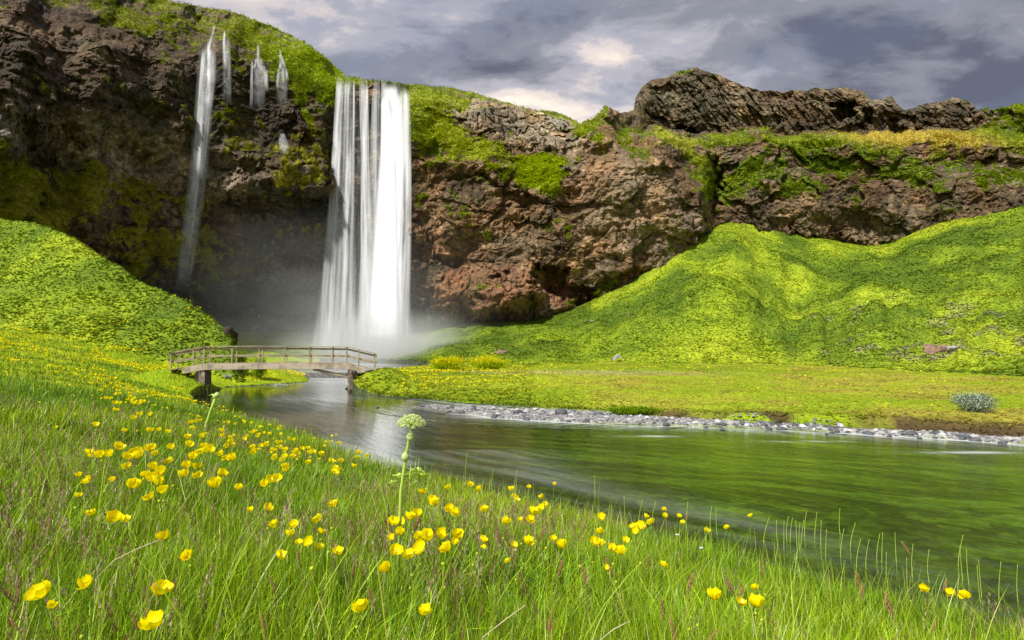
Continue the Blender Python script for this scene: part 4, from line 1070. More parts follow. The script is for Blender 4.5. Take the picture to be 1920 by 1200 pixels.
def rough_block(b, c, sx, sy, sz, seed):
    c = Vector(c); nu, nv = 14, 9; vs = []; fs = []
    for j in range(nv + 1):
        ph = math.pi * j / nv
        for k in range(nu):
            t = 2 * math.pi * k / nu
            d = Vector((math.sin(ph)*math.cos(t), math.sin(ph)*math.sin(t), math.cos(ph)))
            m_ = max(abs(d.x), abs(d.y), abs(d.z)); d = d / (m_ ** .72)
            nz = 1 + .22 * float(vnoise(np.array([[d.x*2.1 + seed, d.y*2.1, d.z*2.1]]))[0]) + .10 * float(vnoise(np.array([[d.x*5 + seed, d.y*5, d.z*5]]))[0])
            vs.append(c + ax * (d.x * sx * nz) + sdv * (d.y * sy * nz) + Vector((0, 0, d.z * sz * nz)))
    for j in range(nv):
        for k in range(nu): fs.append((j*nu+k, (j+1)*nu+k, (j+1)*nu+(k+1) % nu, j*nu+(k+1) % nu))
    b.add(vs, fs)
M_ABUT = mat_flat('dark abutment stone', (0.15, 0.12, 0.09), .9, 0, .55, 5)
for s, sx in ((-.15, .40), (Lm + .36, .30)):
    b = PB(); rough_block(b, bp(s, 0, .70), sx, .95, .92, s); put(b.obj('abutment', M_ABUT))

# ------------------------------------------------------------------ stones
def stone_mesh(name, mat, seed, nu=14, nv=9, rough=.30):
    vs = []; fs = []
    rs = np.random.default_rng(seed); sq = rs.uniform(.55, .8); el = rs.uniform(.65, .95)
    for j in range(nv + 1):
        ph = math.pi * j / nv
        for k in range(nu):
            t = 2 * math.pi * k / nu; d = np.array((math.sin(ph)*math.cos(t), math.sin(ph)*math.sin(t), math.cos(ph)))
            nz = 1 + rough * float(vnoise((d * 1.4 + seed * 3.7)[None])[0]) + rough * .4 * float(vnoise((d * 3.5 + seed * 5.1)[None])[0])
            vs.append(tuple(d * np.array((1, el, sq)) * nz))
    for j in range(nv):
        for k in range(nu): fs.append((j*nu+k, (j+1)*nu+k, (j+1)*nu+(k+1) % nu, j*nu+(k+1) % nu))
    me = bpy.data.meshes.new(name); me.from_pydata(vs, [], fs); me.polygons.foreach_set('use_smooth', [True]*len(fs)); me.update(); me.materials.append(mat); return me
DARK = [stone_mesh('boulder', M_STONE, s) for s in range(5)]
PALE = [stone_mesh('stone', M_STONEP, s + 9) for s in range(4)]
named = [(1052, 772, 26, 18, 'largest dark boulder on the gravel bar, right of its middle'), (972, 771, 20, 12, 'dark rounded boulder on the gravel bar below the far meadow'),
         (1110, 770, 14, 7, 'flat grey boulder at the back of the gravel bar'), (1066, 787, 9, 8, 'dark stone at the waterline just below the largest boulder'), (1097, 788, 11, 8, 'dark stone at the waterline right of the largest boulder'),
         (1018, 772, 11, 6, 'small dark stone between the two rounded boulders'), (845, 766, 14, 7, 'dark boulder at the upstream end of the gravel bar'), (838, 771, 8, 4, 'small dark stone in front of the upstream boulder'),
         (888, 772, 12, 4, 'low dark stone near the upstream end of the bar'), (943, 781, 8, 4, 'small dark stone at the lower edge of the bar'), (1141, 789, 7, 5, 'small dark stone by the green tuft on the bar'),
         (1355, 803, 9, 6, 'blue grey stone at the bank foot, left of the others'), (1436, 797, 8, 6, 'blue grey stone under the brown cut bank'), (1560, 808, 9, 6, 'dark blue stone in a pair at the water edge'),
         (1550, 811, 8, 5, 'reddish dark stone in a pair at the water edge'), (1668, 815, 13, 6, 'dark grey stone under the grassy cut bank'), (1725, 819, 9, 5, 'dark stone downstream of the cut bank'), (708, 762, 7, 4, 'lone dark stone in the stream above the bar'),
         (1582, 812, 9, 4, 'low brown stone right of the pair')]
for i, (px, py, w_, h_, lb) in enumerate(named):
    D = CAMZ / ((py + h_ * .4 - 650) / F); P_ = unproj(px, py + h_ * .4, D)
    o = link('boulder', DARK[i % 5]); o.location = (P_[0], P_[1], max(0.0, gz(P_[0], P_[1])) + h_ * D / F * .18 / 1)
    sx = w_ * D / F * .5; o.scale = (sx, sx * .8, h_ * D / F * .62); o.rotation_euler = (0, 0, random.uniform(-.6, .6))
    tag(o, lb, 'boulder', 'boulders along the gravel bar and bank')
sides = {}
cnt = 0; river_stones = {}
for i in range(140):
    s = random.random()
    e_ = random.random()
    if e_ < .6:
        q = BAR_S[np.random.default_rng(i).integers(0, len(BAR_S))] + np.random.default_rng(i+500).normal(0, .35, 2)
    else:
        px = random.uniform(1180, 1930); D = float(np.interp(px, [1140, 1350, 1500, 1920], [21.6, 20.4, 19.9, 16.8])) + random.uniform(-.3, .45); q = np.array(((px - 960) / F * D, D))
    if abs(q[0] / q[1]) > 1.0 or poly_sd(np.array([q], float), RIVER_S)[0] > (.15 if q[0] < 5.5 else .05): continue
    r_ = random.uniform(.07, .19)
    me = random.choice(DARK + PALE[:2])
    o = link('river_stone', me); o.location = (q[0], q[1], max(0.0, gz(q[0], q[1])) + r_ * .15); o.scale = (r_, r_ * .8, r_ * .75); o.rotation_euler = (0, 0, random.uniform(0, 6))
    dark = me in DARK; up_ = q[0] < 4.6
    lb = ('small dark stone' if dark else 'small pale stone') + (' on the wide upstream gravel bar' if up_ else ' in the narrow stone line at the bank foot')
    river_stones.setdefault(lb, []).append((q[0] / q[1], o))
# (labels for these are set once the ordinal words exist, below)
# gravel: a mass of pale pebbles
def pebbles(x, y, z, r, c):
    N = len(x)
    ico = np.array([(0, 0, 1), (.9, 0, .3), (.28, .85, .3), (-.72, .53, .3), (-.72, -.53, .3), (.28, -.85, .3), (.72, .53, -.5), (-.28, .85, -.5), (-.9, 0, -.5), (-.28, -.85, -.5), (.72, -.53, -.5)])
    fc = np.array([(0, 1, 2), (0, 2, 3), (0, 3, 4), (0, 4, 5), (0, 5, 1), (1, 6, 2), (2, 6, 7), (2, 7, 3), (3, 7, 8), (3, 8, 4), (4, 8, 9), (4, 9, 5), (5, 9, 10), (5, 10, 1), (1, 10, 6)])
    sc3 = np.stack([r, r * RNG.uniform(.6, 1, N), r * RNG.uniform(.4, .7, N)], 1); th = RNG.random(N) * 6.28
    v = ico[None] * sc3[:, None] * (1 + .25 * (RNG.random((N, 11, 1)) - .5))
    X = v[..., 0] * np.cos(th)[:, None] - v[..., 1] * np.sin(th)[:, None]; Y = v[..., 0] * np.sin(th)[:, None] + v[..., 1] * np.cos(th)[:, None]
    V = np.stack([X + x[:, None], Y + y[:, None], v[..., 2] + z[:, None]], -1)
    return V.reshape(-1, 3), (np.arange(N)[:, None, None] * 11 + fc).reshape(-1, 3), np.repeat(c, 11, 0)
N = 120000; x = RNG.uniform(-6, 19, N); y = RNG.uniform(15, 30, N); bd = poly_sd(np.stack([x, y], 1), BAR_S); k_ = (bd < .25) & (poly_sd(np.stack([x, y], 1), RIVER_S) < .12) & ((x < 6) | (RNG.random(N) < .65))
x, y = x[k_], y[k_]; z = ground_z(x, y, False); N = len(x)
r_ = .025 + .05 * RNG.random(N) ** 3 * 1.6
gc = lerp3((.07, .068, .07), (.45, .45, .47), np.clip(RNG.random(N) ** .8, 0, 1))
V, Fc, CL = pebbles(x, y, np.maximum(z, -.01) + r_ * .1, r_, gc)
tag(link('gravel', mesh_from('gravel', V, Fc, M_TUFT, CL, smooth=False)), 'pale grey gravel lying along the bar and far waterline', 'gravel', kind='stuff')
# shingle at the outlet of the pool
N = 9000; x = RNG.uniform(-22, -14.5, N); y = RNG.uniform(53.5, 58, N); z = np.full(N, .02) + .25 * np.exp(-((y - 56) / 1.6) ** 2)
V, Fc, CL = pebbles(x, y, z, .06 + .10 * RNG.random(N), lerp3((.06, .06, .06), (.30, .29, .27), RNG.random(N)))
tag(link('shingle', mesh_from('shingle', V, Fc, M_TUFT, CL, smooth=False)), 'dark grey shingle seen under the bridge at the pool outlet', 'shingle', kind='stuff')

# rocks in the turf
M_RED = mat_flat('red brown rock', (0.20, 0.13, 0.09), .9, 0, .5, 3); M_GREY = mat_flat('grey hillside rock', (0.30, 0.29, 0.30), .85, 0, .45, 3)
for i, (px, py, w_, h_, mt, lb) in enumerate(((1768, 652, 52, 34, M_RED, 'brown rock outcrop with pale cap near the foot of the right slope'), (1795, 650, 26, 12, M_GREY, 'pale grey slab beside the brown outcrop on the right slope'),
          (939, 659, 24, 14, M_RED, 'brown boulder in the grass below the cliff overhang'), (1160, 668, 22, 16, M_GREY, 'cluster of dark grey rocks low on the green slope'), (1110, 602, 7, 5, M_GREY, 'small grey rock high on the misty slope'), (1179, 590, 6, 12, M_RED, 'small upright brown rock on the ridge flank'))):
    D = find_D(px, py + h_ * .3, 0.0, 30, 110); P_ = unproj(px, py + h_ * .3, D)
    me = stone_mesh('rock', mt, 30 + i, 22, 14, .55)
    o = link('hillside_rock', me); o.location = (P_[0], P_[1] + w_ * D / F * .25, P_[2]); o.scale = (w_*D/F*.5, w_*D/F*.42, h_*D/F*.75)
    tag(o, lb, 'rock')
# dark earth face at the nose of the left hill
D = 46.2; P_ = unproj(431, 632, D); me = stone_mesh('rock', mat_flat('dark earth', (.05, .036, .024), .95, 0, .4, 3), 51, 22, 14, .4)
o = link('earth_bank', me); o.location = tuple(P_); o.scale = (.62, .9, 1.0); tag(o, 'dark bare earth face at the nose of the left hill', 'earth bank')

# ------------------------------------------------------------------ shrubs
def leafy(name, c, r, N, cols, leaf, seed, label, cat_, group=None, stem_col=(.12, .08, .05), topcol=None):
    rs = np.random.default_rng(seed)
    root = empty(name, c); tag(root, label, cat_, group)
    b = PB(); tips = []
    for k in range(16):
        a = rs.uniform(0, 6.28); q = rs.uniform(.2, .85)
        tp = Vector((math.cos(a) * r[0] * q, math.sin(a) * r[1] * q, r[2] * rs.uniform(.55, 1.0) * (1 - .45 * q * q)))
        mid = tp * .5 + Vector((0, 0, r[2] * .12)); b.tube([(0, 0, -.05), mid, tp], [.016, .011, .004], 5); tips.append(tp)
    b.obj('branches', mat_flat('twigs', stem_col), root)
    T = np.array([tuple(t) for t in tips])
    idx = rs.integers(0, len(T), N); u = rs.uniform(.45, 1.05, N)[:, None]
    P_ = T[idx] * u + rs.normal(0, 1, (N, 3)) * np.array(r) * .17; P_[:, 2] = np.maximum(P_[:, 2], .02)
    cc_ = np.array(cols)[rs.integers(0, len(cols), N)] * rs.uniform(.7, 1.25, (N, 1))
    if topcol is not None:
        m_ = (P_[:, 2] > r[2] * .55) & (rs.random(N) < .45); cc_[m_] = topcol
    v, f, cl = blades(P_, np.full(N, leaf) * rs.uniform(.7, 1.3, N), np.full(N, leaf * .55), rs.uniform(0, 6.28, N), rs.uniform(.3, 1.2, N), cc_ * .8, cc_, 2)
    link('foliage', mesh_from('foliage', v, f, M_TUFT, cl, smooth=False), root)
    return root
D = 20.6; X_ = (1820 - 960) / F * D
leafy('willow_shrub', (X_, D, gz(X_, D)), (.98, .6, .62), 4200, [(.34, .42, .30), (.44, .50, .40), (.22, .30, .16)], .075, 3, 'low silvery grey willow shrub on the right meadow', 'shrub')
for (px, w_, sd_, lb) in ((842, 36, 4, 'left one of two yellow flowering clumps by the path'), (917, 46, 5, 'right one of two yellow flowering clumps by the path')):
    D = 55.0; X_ = (px - 960) / F * D
    leafy('flowering_clump', (X_, D, gz(X_, D)), (w_ * D / F, 1.2, 1.35), 6000, [(.45, .62, .01), (.60, .66, .02)], .14, sd_, lb, 'flower clump', 'flowering clumps by the path', topcol=(.98, .82, .01))
D = 23.6; X_ = (1180 - 960) / F * D
leafy('green_tussock', (X_, D, .08), (1.3, .45, .30), 3500, [(.16, .30, .01), (.24, .38, .01)], .09, 6, 'bright green tussock at the end of the wide gravel bar', 'tussock')
for px, py, lb in ((427, 716, 'white flowering plant at the water edge under the bridge, left one'), (523, 715, 'white flowering plant at the water edge under the bridge, right one')):
    D = 42.2; P_ = unproj(px, py, D); leafy('white_flowers', (P_[0], D, gz(P_[0], D)), (.35 if px < 500 else .7, .3, .35), 700, [(.75, .76, .72), (.3, .42, .05)], .07, px, lb, 'white flowers', 'white flowers under the bridge', topcol=(.85, .86, .84))
for px, py, lb in ((445, 655, 'leafy green umbel plant behind the bridge rail, left one'), (487, 673, 'leafy green umbel plant behind the bridge rail, right one')):
    D = 43.5; P_ = unproj(px, 690, D); g0 = gz(P_[0], D); zt = CAMZ + (650 - py) / F * D
    leafy('leafy_plant', (P_[0], D, g0), (.8, .5, max(.6, zt - g0)), 1500, [(.30, .44, .01), (.20, .34, .01)], .13, px, lb, 'plant', 'leafy plants behind the bridge')

# ------------------------------------------------------------------ buttercups
def petal_mesh(seed):
    rs = np.random.default_rng(seed); nu, nv = 5, 5; vs = []; fs = []
    cup = rs.choice([.45, .8, 1.1, 1.35]) + rs.uniform(-.1, .1)
    for j in range(nv):
        v = j / (nv - 1)
        wd = .20 + .85 * math.sin(min(1, v * 1.02) * math.pi * .60) if v < .98 else .74
        for i in range(nu):
            u = i / (nu - 1) * 2 - 1
            r = v * (1 - .10 * u * u * v)
            rr_ = r * (1.12 - .38 * cup * v); vs.append((wd * u * (.60 - .08 * cup), rr_, cup * (v ** 1.5) * .72 + .13 * u * u * v - (.10 * (1 - abs(u)) * (v > .9)) * 0 + rs.uniform(-.02, .02)))
    for j in range(nv - 1):
        for i in range(nu - 1): fs.append((j*nu+i, j*nu+i+1, (j+1)*nu+i+1, (j+1)*nu+i))
    me = bpy.data.meshes.new('petal'); me.from_pydata(vs, [], fs); me.polygons.foreach_set('use_smooth', [True]*len(fs)); me.update(); me.materials.append(M_PETAL); return me
PET = [petal_mesh(s) for s in range(8)]
b = PB(); b.ball((0, 0, .10), .17, 8, 5, .8)
for k in range(22):
    a = k * 2.4; q = .10 + .17 * (k / 22); b.tube([(math.cos(a)*q*.6, math.sin(a)*q*.6, .08), (math.cos(a)*q*1.25, math.sin(a)*q*1.25, .24)], [.016, .03], 4)
CENT = b.mesh('flower_centre', M_CENTRE, True)
def corolla_mesh(seed):
    vs, fs = [], []
    rs = np.random.default_rng(seed)
    for k in range(5):
        me = PET[rs.integers(0, 8)]; a = k * 2 * math.pi / 5 + rs.uniform(-.1, .1); c, s = math.cos(a), math.sin(a); bb = len(vs)
        for v in me.vertices: vs.append((v.co.x * c - v.co.y * s, v.co.x * s + v.co.y * c, v.co.z))
        for p_ in me.polygons: fs.append(tuple(bb + i for i in p_.vertices))
    me = bpy.data.meshes.new('corolla'); me.from_pydata(vs, [], fs); me.polygons.foreach_set('use_smooth', [True]*len(fs)); me.update(); me.materials.append(M_PETAL); return me
COR = [corolla_mesh(s) for s in range(8)]
def stem_obj(parent, p0, p1, r=.0014, name='stem', mat=None, bendv=None):
    b = PB(); p0 = Vector(p0); p1 = Vector(p1); h = (p1 - p0).length
    bv = bendv or Vector((random.uniform(-.06, .06), random.uniform(-.06, .06), 0)) * h * 2
    pts = [p0.lerp(p1, t) + bv * math.sin(t * math.pi) for t in (0, .25, .5, .75, .92, 1)]
    b.tube(pts, [r * 1.25, r * 1.2, r, r * .9, r * .8, r * .85], 5); return b.obj(name, mat or M_STEM, parent, True)
def buttercup(px, py, size, label, group, h=None, detail=True):
    hh = h or random.uniform(.46, .60)
    D = find_D(px, py, hh, .8, 24)
    dsz = .042 / (max(size, 3) / F)
    if abs(dsz / D - 1) < .45: pass
    P_ = unproj(px, py, D); rad = size * D / F * .5
    rad = min(max(rad * (1.2 if D < 1.7 else 1.6), .017), .041 if D < 4 else .055)
    lean = Vector((random.uniform(-.10, .10), random.uniform(-.02, .10), 0)) if D < 6 else Vector((0, .04, 0))
    bx_, by_ = P_[0] + lean.x, P_[1] + lean.y; g0 = gz(bx_, by_)
    root = empty('buttercup', (bx_, by_, g0)); tag(root, label, 'flower', group)
    tip = Vector((P_[0] - bx_, P_[1] - by_, P_[2] - g0))
    stem_obj(root, (0, 0, -.02), tip, .0013 if D < 3 else .0004 * D)
    tilt = Vector((random.uniform(-.5, .5), random.uniform(-.55, .25), 1)).normalized(); q = tilt.to_track_quat('Z', 'Y')
    rot = q @ Quaternion((0, 0, 1), random.uniform(0, 6.28))
    if D < 5 and random.random() < .6:               # side branch with a bud
        nb = random.randint(1, 2)
        for k in range(nb):
            t_ = random.uniform(.5, .75); s_ = tip * t_; e_ = s_ + Vector((random.uniform(-.07, .07), random.uniform(-.04, .04), random.uniform(.06, .14)))
            b = PB(); b.tube([s_, s_.lerp(e_, .6) + Vector((0, 0, .008)), e_], [.001, .0009, .0008], 4); b.ball(e_ + Vector((0, 0, .003)), random.uniform(.0045, .0075), 7, 5, 1.1); b.obj('bud', M_BUD, root, True)
    if detail:
        for k in range(5):
            o = link('petal', random.choice(PET), root); o.location = tip
            o.rotation_mode = 'QUATERNION'; o.rotation_quaternion = rot @ Quaternion((0, 0, 1), k * 2 * math.pi / 5 + random.uniform(-.12, .12)) @ Quaternion((1, 0, 0), random.uniform(-.1, .22))
            o.scale = (rad,) * 3
        o = link('flower_centre', CENT, root); o.location = tip; o.rotation_mode = 'QUATERNION'; o.rotation_quaternion = rot; o.scale = (rad,) * 3
    else:
        o = link('corolla', random.choice(COR), root); o.location = tip; o.rotation_mode = 'QUATERNION'; o.rotation_quaternion = rot; o.scale = (rad,) * 3
    return root
bottom = [(677, 1147, 34), (798, 1152, 28), (283, 1180, 42), (300, 1113, 38), (78, 1120, 44), (94, 1141, 20), (162, 1100, 30), (348, 1048, 24), (309, 1012, 20),
          (1337, 1124, 26), (1388, 1134, 16), (1416, 1138, 28), (1734, 1107, 26), (1784, 1117, 15), (1812, 1122, 30)]
middle = [(841, 917, 24), (900, 921, 30), (793, 926, 24), (815, 948, 20), (845, 958, 24), (857, 966, 18), (906, 960, 22), (957, 920, 26), (962, 935, 24), (968, 940, 18), (991, 914, 20), (1040, 909, 22), (1016, 935, 12), (1023, 951, 24), (1001, 965, 20), (992, 980, 15), (950, 983, 15), (988, 1020, 26),
          (769, 975, 26), (780, 968, 18), (747, 1003, 16), (798, 1013, 30), (785, 1014, 22), (791, 1033, 24), (831, 1007, 20), (860, 1008, 24), (838, 1035, 20), (740, 1037, 20), (768, 1047, 20), (725, 1072, 20), (733, 1012, 12), (905, 1016, 13), (953, 1055, 10), (1055, 1028, 18), (880, 912, 12), (809, 942, 18), (736, 983, 18), (748, 981, 14)]
rightg = [(1127, 975, 24), (1127, 1002, 22), (1115, 1019, 18), (1124, 1022, 14), (1145, 1032, 14), (1166, 1040, 22), (1203, 990, 26), (1222, 983, 26), (1245, 958, 20), (1248, 970, 26), (1193, 993, 16), (1325, 998, 24), (1363, 992, 24), (1408, 969, 30), (1417, 1105, 11)]
ONES = ['', 'first', 'second', 'third', 'fourth', 'fifth', 'sixth', 'seventh', 'eighth', 'ninth']
TENS = {2: ('twentieth', 'twenty'), 3: ('thirtieth', 'thirty'), 4: ('fortieth', 'forty'), 5: ('fiftieth', 'fifty'), 6: ('sixtieth', 'sixty'), 7: ('seventieth', 'seventy'), 8: ('eightieth', 'eighty'), 9: ('ninetieth', 'ninety')}
def ordinal(i):
    i += 1
    if i < 20: return ordn[i - 1]
    a_, b_ = divmod(i, 10)
    return TENS[a_][0] if b_ == 0 else TENS[a_][1] + '-' + ONES[b_]
ordn = ['first', 'second', 'third', 'fourth', 'fifth', 'sixth', 'seventh', 'eighth', 'ninth', 'tenth', 'eleventh', 'twelfth', 'thirteenth', 'fourteenth', 'fifteenth', 'sixteenth', 'seventeenth', 'eighteenth', 'nineteenth', 'twentieth'] 
ordn += ['twenty-' + o_ for o_ in ordn[:9]] + ['thirtieth'] + ['thirty-' + o_ for o_ in ordn[:9]] + ['fortieth']
for lb, lst_ in river_stones.items():
    for i, (_, o) in enumerate(sorted(lst_, key=lambda t: t[0])): tag(o, ordinal(i) + ' from the left: ' + lb, 'stone', lb.replace('stone', 'stones', 1))
def row(lst, where, group):
    for i, (px, py, s) in enumerate(sorted(lst)):
        buttercup(px, py, s, f'{ordinal(i)} buttercup from the left {where}', group)
row(bottom, 'in the sparse lowest row nearest the viewer', 'buttercups nearest the viewer')
row(middle, 'in the centre group beside the tall angelica', 'buttercups in the centre group')
row(rightg, 'in the right group before the green water', 'buttercups in the right group')
left_named = [(445, 919, 26), (401, 915, 22), (435, 862, 20), (350, 877, 26), (371, 879, 18), (360, 861, 18), (346, 895, 18), (371, 897, 16), (286, 902, 18), (295, 909, 22), (246, 916, 22), (281, 936, 16), (307, 923, 16), (147, 894, 10), (165, 905, 14), (212, 902, 10), (148, 932, 10), (212, 978, 22), (231, 978, 14), (170, 967, 14),
              (205, 855, 20), (222, 843, 16), (168, 853, 14), (186, 857, 14), (238, 862, 18), (262, 858, 24), (280, 846, 16), (240, 878, 16), (255, 852, 16), (318, 868, 14), (287, 880, 18), (300, 890, 18), (272, 895, 14), (415, 893, 16)]
row(left_named, 'in the larger flowers of the left meadow group', 'buttercups in the left meadow group')
rs = random.Random(5)
def cluster(n, x0, x1, y0, y1, smin, smax, label, group, shape=None):
    k = 0; tries = 0; pts_ = []
    while k < n and tries < n * 20:
        tries += 1
        px, py = rs.uniform(x0, x1), rs.uniform(y0, y1)
        if shape and not shape(px, py): continue
        pts_.append((px, py)); k += 1
    for i, (px, py) in enumerate(sorted(pts_)):
        buttercup(px, py, rs.uniform(smin, smax) * 1.2, ordinal(i) + ' from the left: ' + label, group, h=rs.uniform(.42, .56), detail=False)
cluster(34, 186, 290, 708, 762, 7, 11, 'small buttercup in the tight upper left patch near the bridge', 'buttercups in the upper left patch', lambda x, y: ((x - 240) / 52) ** 2 + ((y - 733) / 28) ** 2 < 1)
cluster(78, 350, 640, 776, 890, 8, 15, 'buttercup in the dense band along the left water edge', 'buttercups in the band along the water edge', lambda x, y: y > 772 + (x - 350) * .17 and y < 850 + (x - 350) * .20)
cluster(10, 590, 700, 810, 880, 10, 14, 'buttercup at the water edge left of the tall angelica', 'buttercups left of the angelica', lambda x, y: y > 800 + (x - 590) * .25)
cluster(14, 160, 330, 770, 860, 6, 10, 'tiny buttercup scattered between the two left patches', 'buttercups between the left patches')
cluster(16, 420, 680, 900, 1050, 8, 14, 'small buttercup among the brown seed heads left of centre', 'buttercups among the brown seed heads')
cluster(14, 820, 1330, 940, 1080, 7, 11, 'small half-open buttercup low among the centre grass', 'half-open buttercups in the centre grass')

# ------------------------------------------------------------------ angelica
M_ANG = mat_flat('angelica green', (0.50, 0.70, 0.12), .5, .25, .15, 90); M_ANGP = mat_flat('angelica florets', (0.78, 0.88, 0.38), .6, .25, .2, 90); M_SHE = mat_flat('pale leaf sheath', (0.60, 0.70, 0.28), .45, .3, .12, 60)
D = 2.7
tp = unproj(771, 800, D); bs = unproj(752, 905, D); X_ = bs[0] - .02; g0 = gz(X_, D)
an = empty('angelica', (X_, D, g0)); tag(an, 'tall pale green angelica with a round umbel standing over the water', 'plant')
def loc_(px, py, dD=0): q = unproj(px, py, D + dD); return Vector((q[0] - X_, q[1] - D, q[2] - g0))
b = PB(); b.tube([(0, 0, -.03), loc_(752, 920), loc_(757, 885), loc_(763, 845), loc_(768, 815), loc_(771, 797)], [.009, .0085, .008, .007, .006, .005], 10); b.obj('stem', M_ANG, an, True)
hub = loc_(771, 797)
b = PB(); fl = PB()
for k in range(46):
    ph = math.acos(1 - 1.12 * (k + .5) / 46); a = k * 2.39996
    R_u = .060
    d = Vector((math.sin(ph) * math.cos(a), math.sin(ph) * math.sin(a) * .9, math.cos(ph) * .78 + .0))
    L = R_u * random.uniform(.9, 1.05); e = hub + d * L + Vector((0, 0, -.004 * 0))
    b.tube([hub, hub + d * L * .5 + Vector((0, 0, -.003)), e], [.0016, .0013, .0013], 5)
    for q in range(13):
        o_ = Vector((random.gauss(0, 1), random.gauss(0, 1), random.gauss(0, 1))).normalized(); o_ = (o_ + d * .6).normalized() * .0085
        fl.ball(e + o_ + d * .003, random.uniform(.0021, .0031), 5, 3)
um = b.obj('umbel', M_ANG, an, True); fl.obj('florets', M_ANGP, um, True)
def sheath(c, r, h, axis, label=None):
    b = PB(); vs = []; fs = []; nu, nv = 12, 9; c = Vector(c); q = Vector(axis).to_track_quat('Z', 'Y')
    for j in range(nv + 1):
        v = j / nv
        for k in range(nu):
            a = 2 * math.pi * k / nu; rr_ = r * (math.sin(math.pi * min(.96, v * .93 + .04)) ** .75) * (1 + .12 * math.cos(3 * a + v * 3))
            vs.append(c + q @ Vector((math.cos(a) * rr_, math.sin(a) * rr_, (v - .35) * h)))
    for j in range(nv):
        for k in range(nu): fs.append((j*nu+k, j*nu+(k+1) % nu, (j+1)*nu+(k+1) % nu, (j+1)*nu+k))
    b.add(vs, fs)
    for k in range(3): b.tube([c + q @ Vector((0, 0, h * .5)), c + q @ Vector((.3 * r * (k - 1), 0, h * .78))], [r * .25, .0005], 5)
    o = b.obj('leaf_sheath', M_SHE, an, True); return o
sheath(loc_(769, 822), .019, .048, (.25, 0, 1)); sheath(loc_(760, 860), .019, .050, (-.1, 0, 1))
b = PB()
rr2 = random.Random(3)
for (px, py) in ((782, 882), (800, 888), (745, 893), (735, 905), (772, 905)):
    e = loc_(px, py, rr2.uniform(-.1, .1)); s_ = loc_(757, 892)
    b.tube([s_, s_.lerp(e, .5) + Vector((0, 0, .01)), e], [.002, .0015, .001], 5)
    for q in range(9):
        a = rr2.uniform(0, 6.28); d = Vector((math.cos(a), math.sin(a) * .6, rr2.uniform(-.1, .45))); n_ = Vector((-d.y, d.x, 0)).normalized() * .007
        c_ = e + d * .006; t_ = e + d * .034
        b.add([c_, c_.lerp(t_, .45) + n_, t_, c_.lerp(t_, .45) - n_], [(0, 1, 2, 3)])
b.obj('leaves', M_ANG, an)
# unopened one by the bridge
D2 = find_D(402, 745, .66, 1.5, 12); q = unproj(385, 790, D2); X2, g2 = q[0], gz(q[0], D2)
a2 = empty('angelica', (X2, D2, g2)); tag(a2, 'unopened angelica bud on a bare stem at the left water edge', 'plant')
def l2_(px, py): q = unproj(px, py, D2); return Vector((q[0] - X2, q[1] - D2, q[2] - g2))
k2 = D2 / F
b = PB(); b.tube([(0, 0, -.02), l2_(386, 800), l2_(396, 768), l2_(403, 748)], [3.4*k2, 3.0*k2, 2.4*k2, 2*k2], 8); b.obj('stem', M_ANG, a2, True)
b = PB(); b.ball(l2_(407, 741), 5*k2, 10, 7, 1.1); b.obj('bud', M_SHE, a2, True)
b = PB()
for dx in (-9, -4, 9): b.tube([l2_(403, 750), l2_(403 + dx * .6, 739), l2_(403 + dx * 1.3, 742)], [1.2*k2, 1.5*k2, .4*k2], 5)
b.obj('bract', M_ANG, a2, True)

# ------------------------------------------------------------------ sorrel spikes, horsetails, blades, stalks
M_SOR = mat_flat('rust brown seed spike', (0.34, 0.20, 0.09), .8, .15, .4, 200)
sor_px = [(790, 960, 34), (930, 985, 30), (1290, 960, 24), (1425, 1052, 34), (1360, 1080, 34), (1258, 1160, 44), (1300, 1075, 44), (1395, 1095, 34), (1605, 1070, 36), (1660, 1110, 50), (1620, 1095, 34), (1240, 1120, 44), (1135, 1045, 40), (1215, 1040, 26), (1345, 1180, 26), (1755, 1165, 24), (1775, 1085, 26), (1690, 1015, 22), (1020, 990, 36), (915, 1008, 30), (860, 1055, 34), (1055, 1050, 30), (1090, 1060, 32), (665, 1055, 34), (690, 1100, 34), (620, 1010, 30), (560, 1030, 36), (545, 985, 30), (505, 1080, 36), (600, 1120, 40), (490, 1150, 34), (415, 990, 26), (335, 970, 24), (225, 1020, 24), (120, 870, 22), (60, 910, 24), (90, 980, 26), (40, 1080, 30), (250, 1150, 30), (150, 1170, 30), (20, 1160, 30), (905, 1135, 30), (1035, 1150, 34), (870, 1175, 26), (800, 1080, 30)]
b = PB(); rs2 = random.Random(8)
def spike_mesh(seed):
    r3 = random.Random(seed); b = PB()
    for k in range(46):
        t = k / 46; a = k * 2.4; rr_ = .10 * math.sin(math.pi * min(1, .08 + t * .9)) * r3.uniform(.5, 1.2)
        b.ball((math.cos(a) * rr_, math.sin(a) * rr_, t), r3.uniform(.025, .05), 5, 3, 1.6)
    b.tube([(0, 0, -.05), (0, 0, .95)], [.02, .008], 4)
    return b.mesh('seed_spike', M_SOR)
SPK = [spike_mesh(s) for s in range(4)]
sor_sorted = sorted(sor_px); half = len(sor_sorted)
lefts = [q for q in sor_sorted if q[0] < 700]; rights = [q for q in sor_sorted if q[0] >= 700]
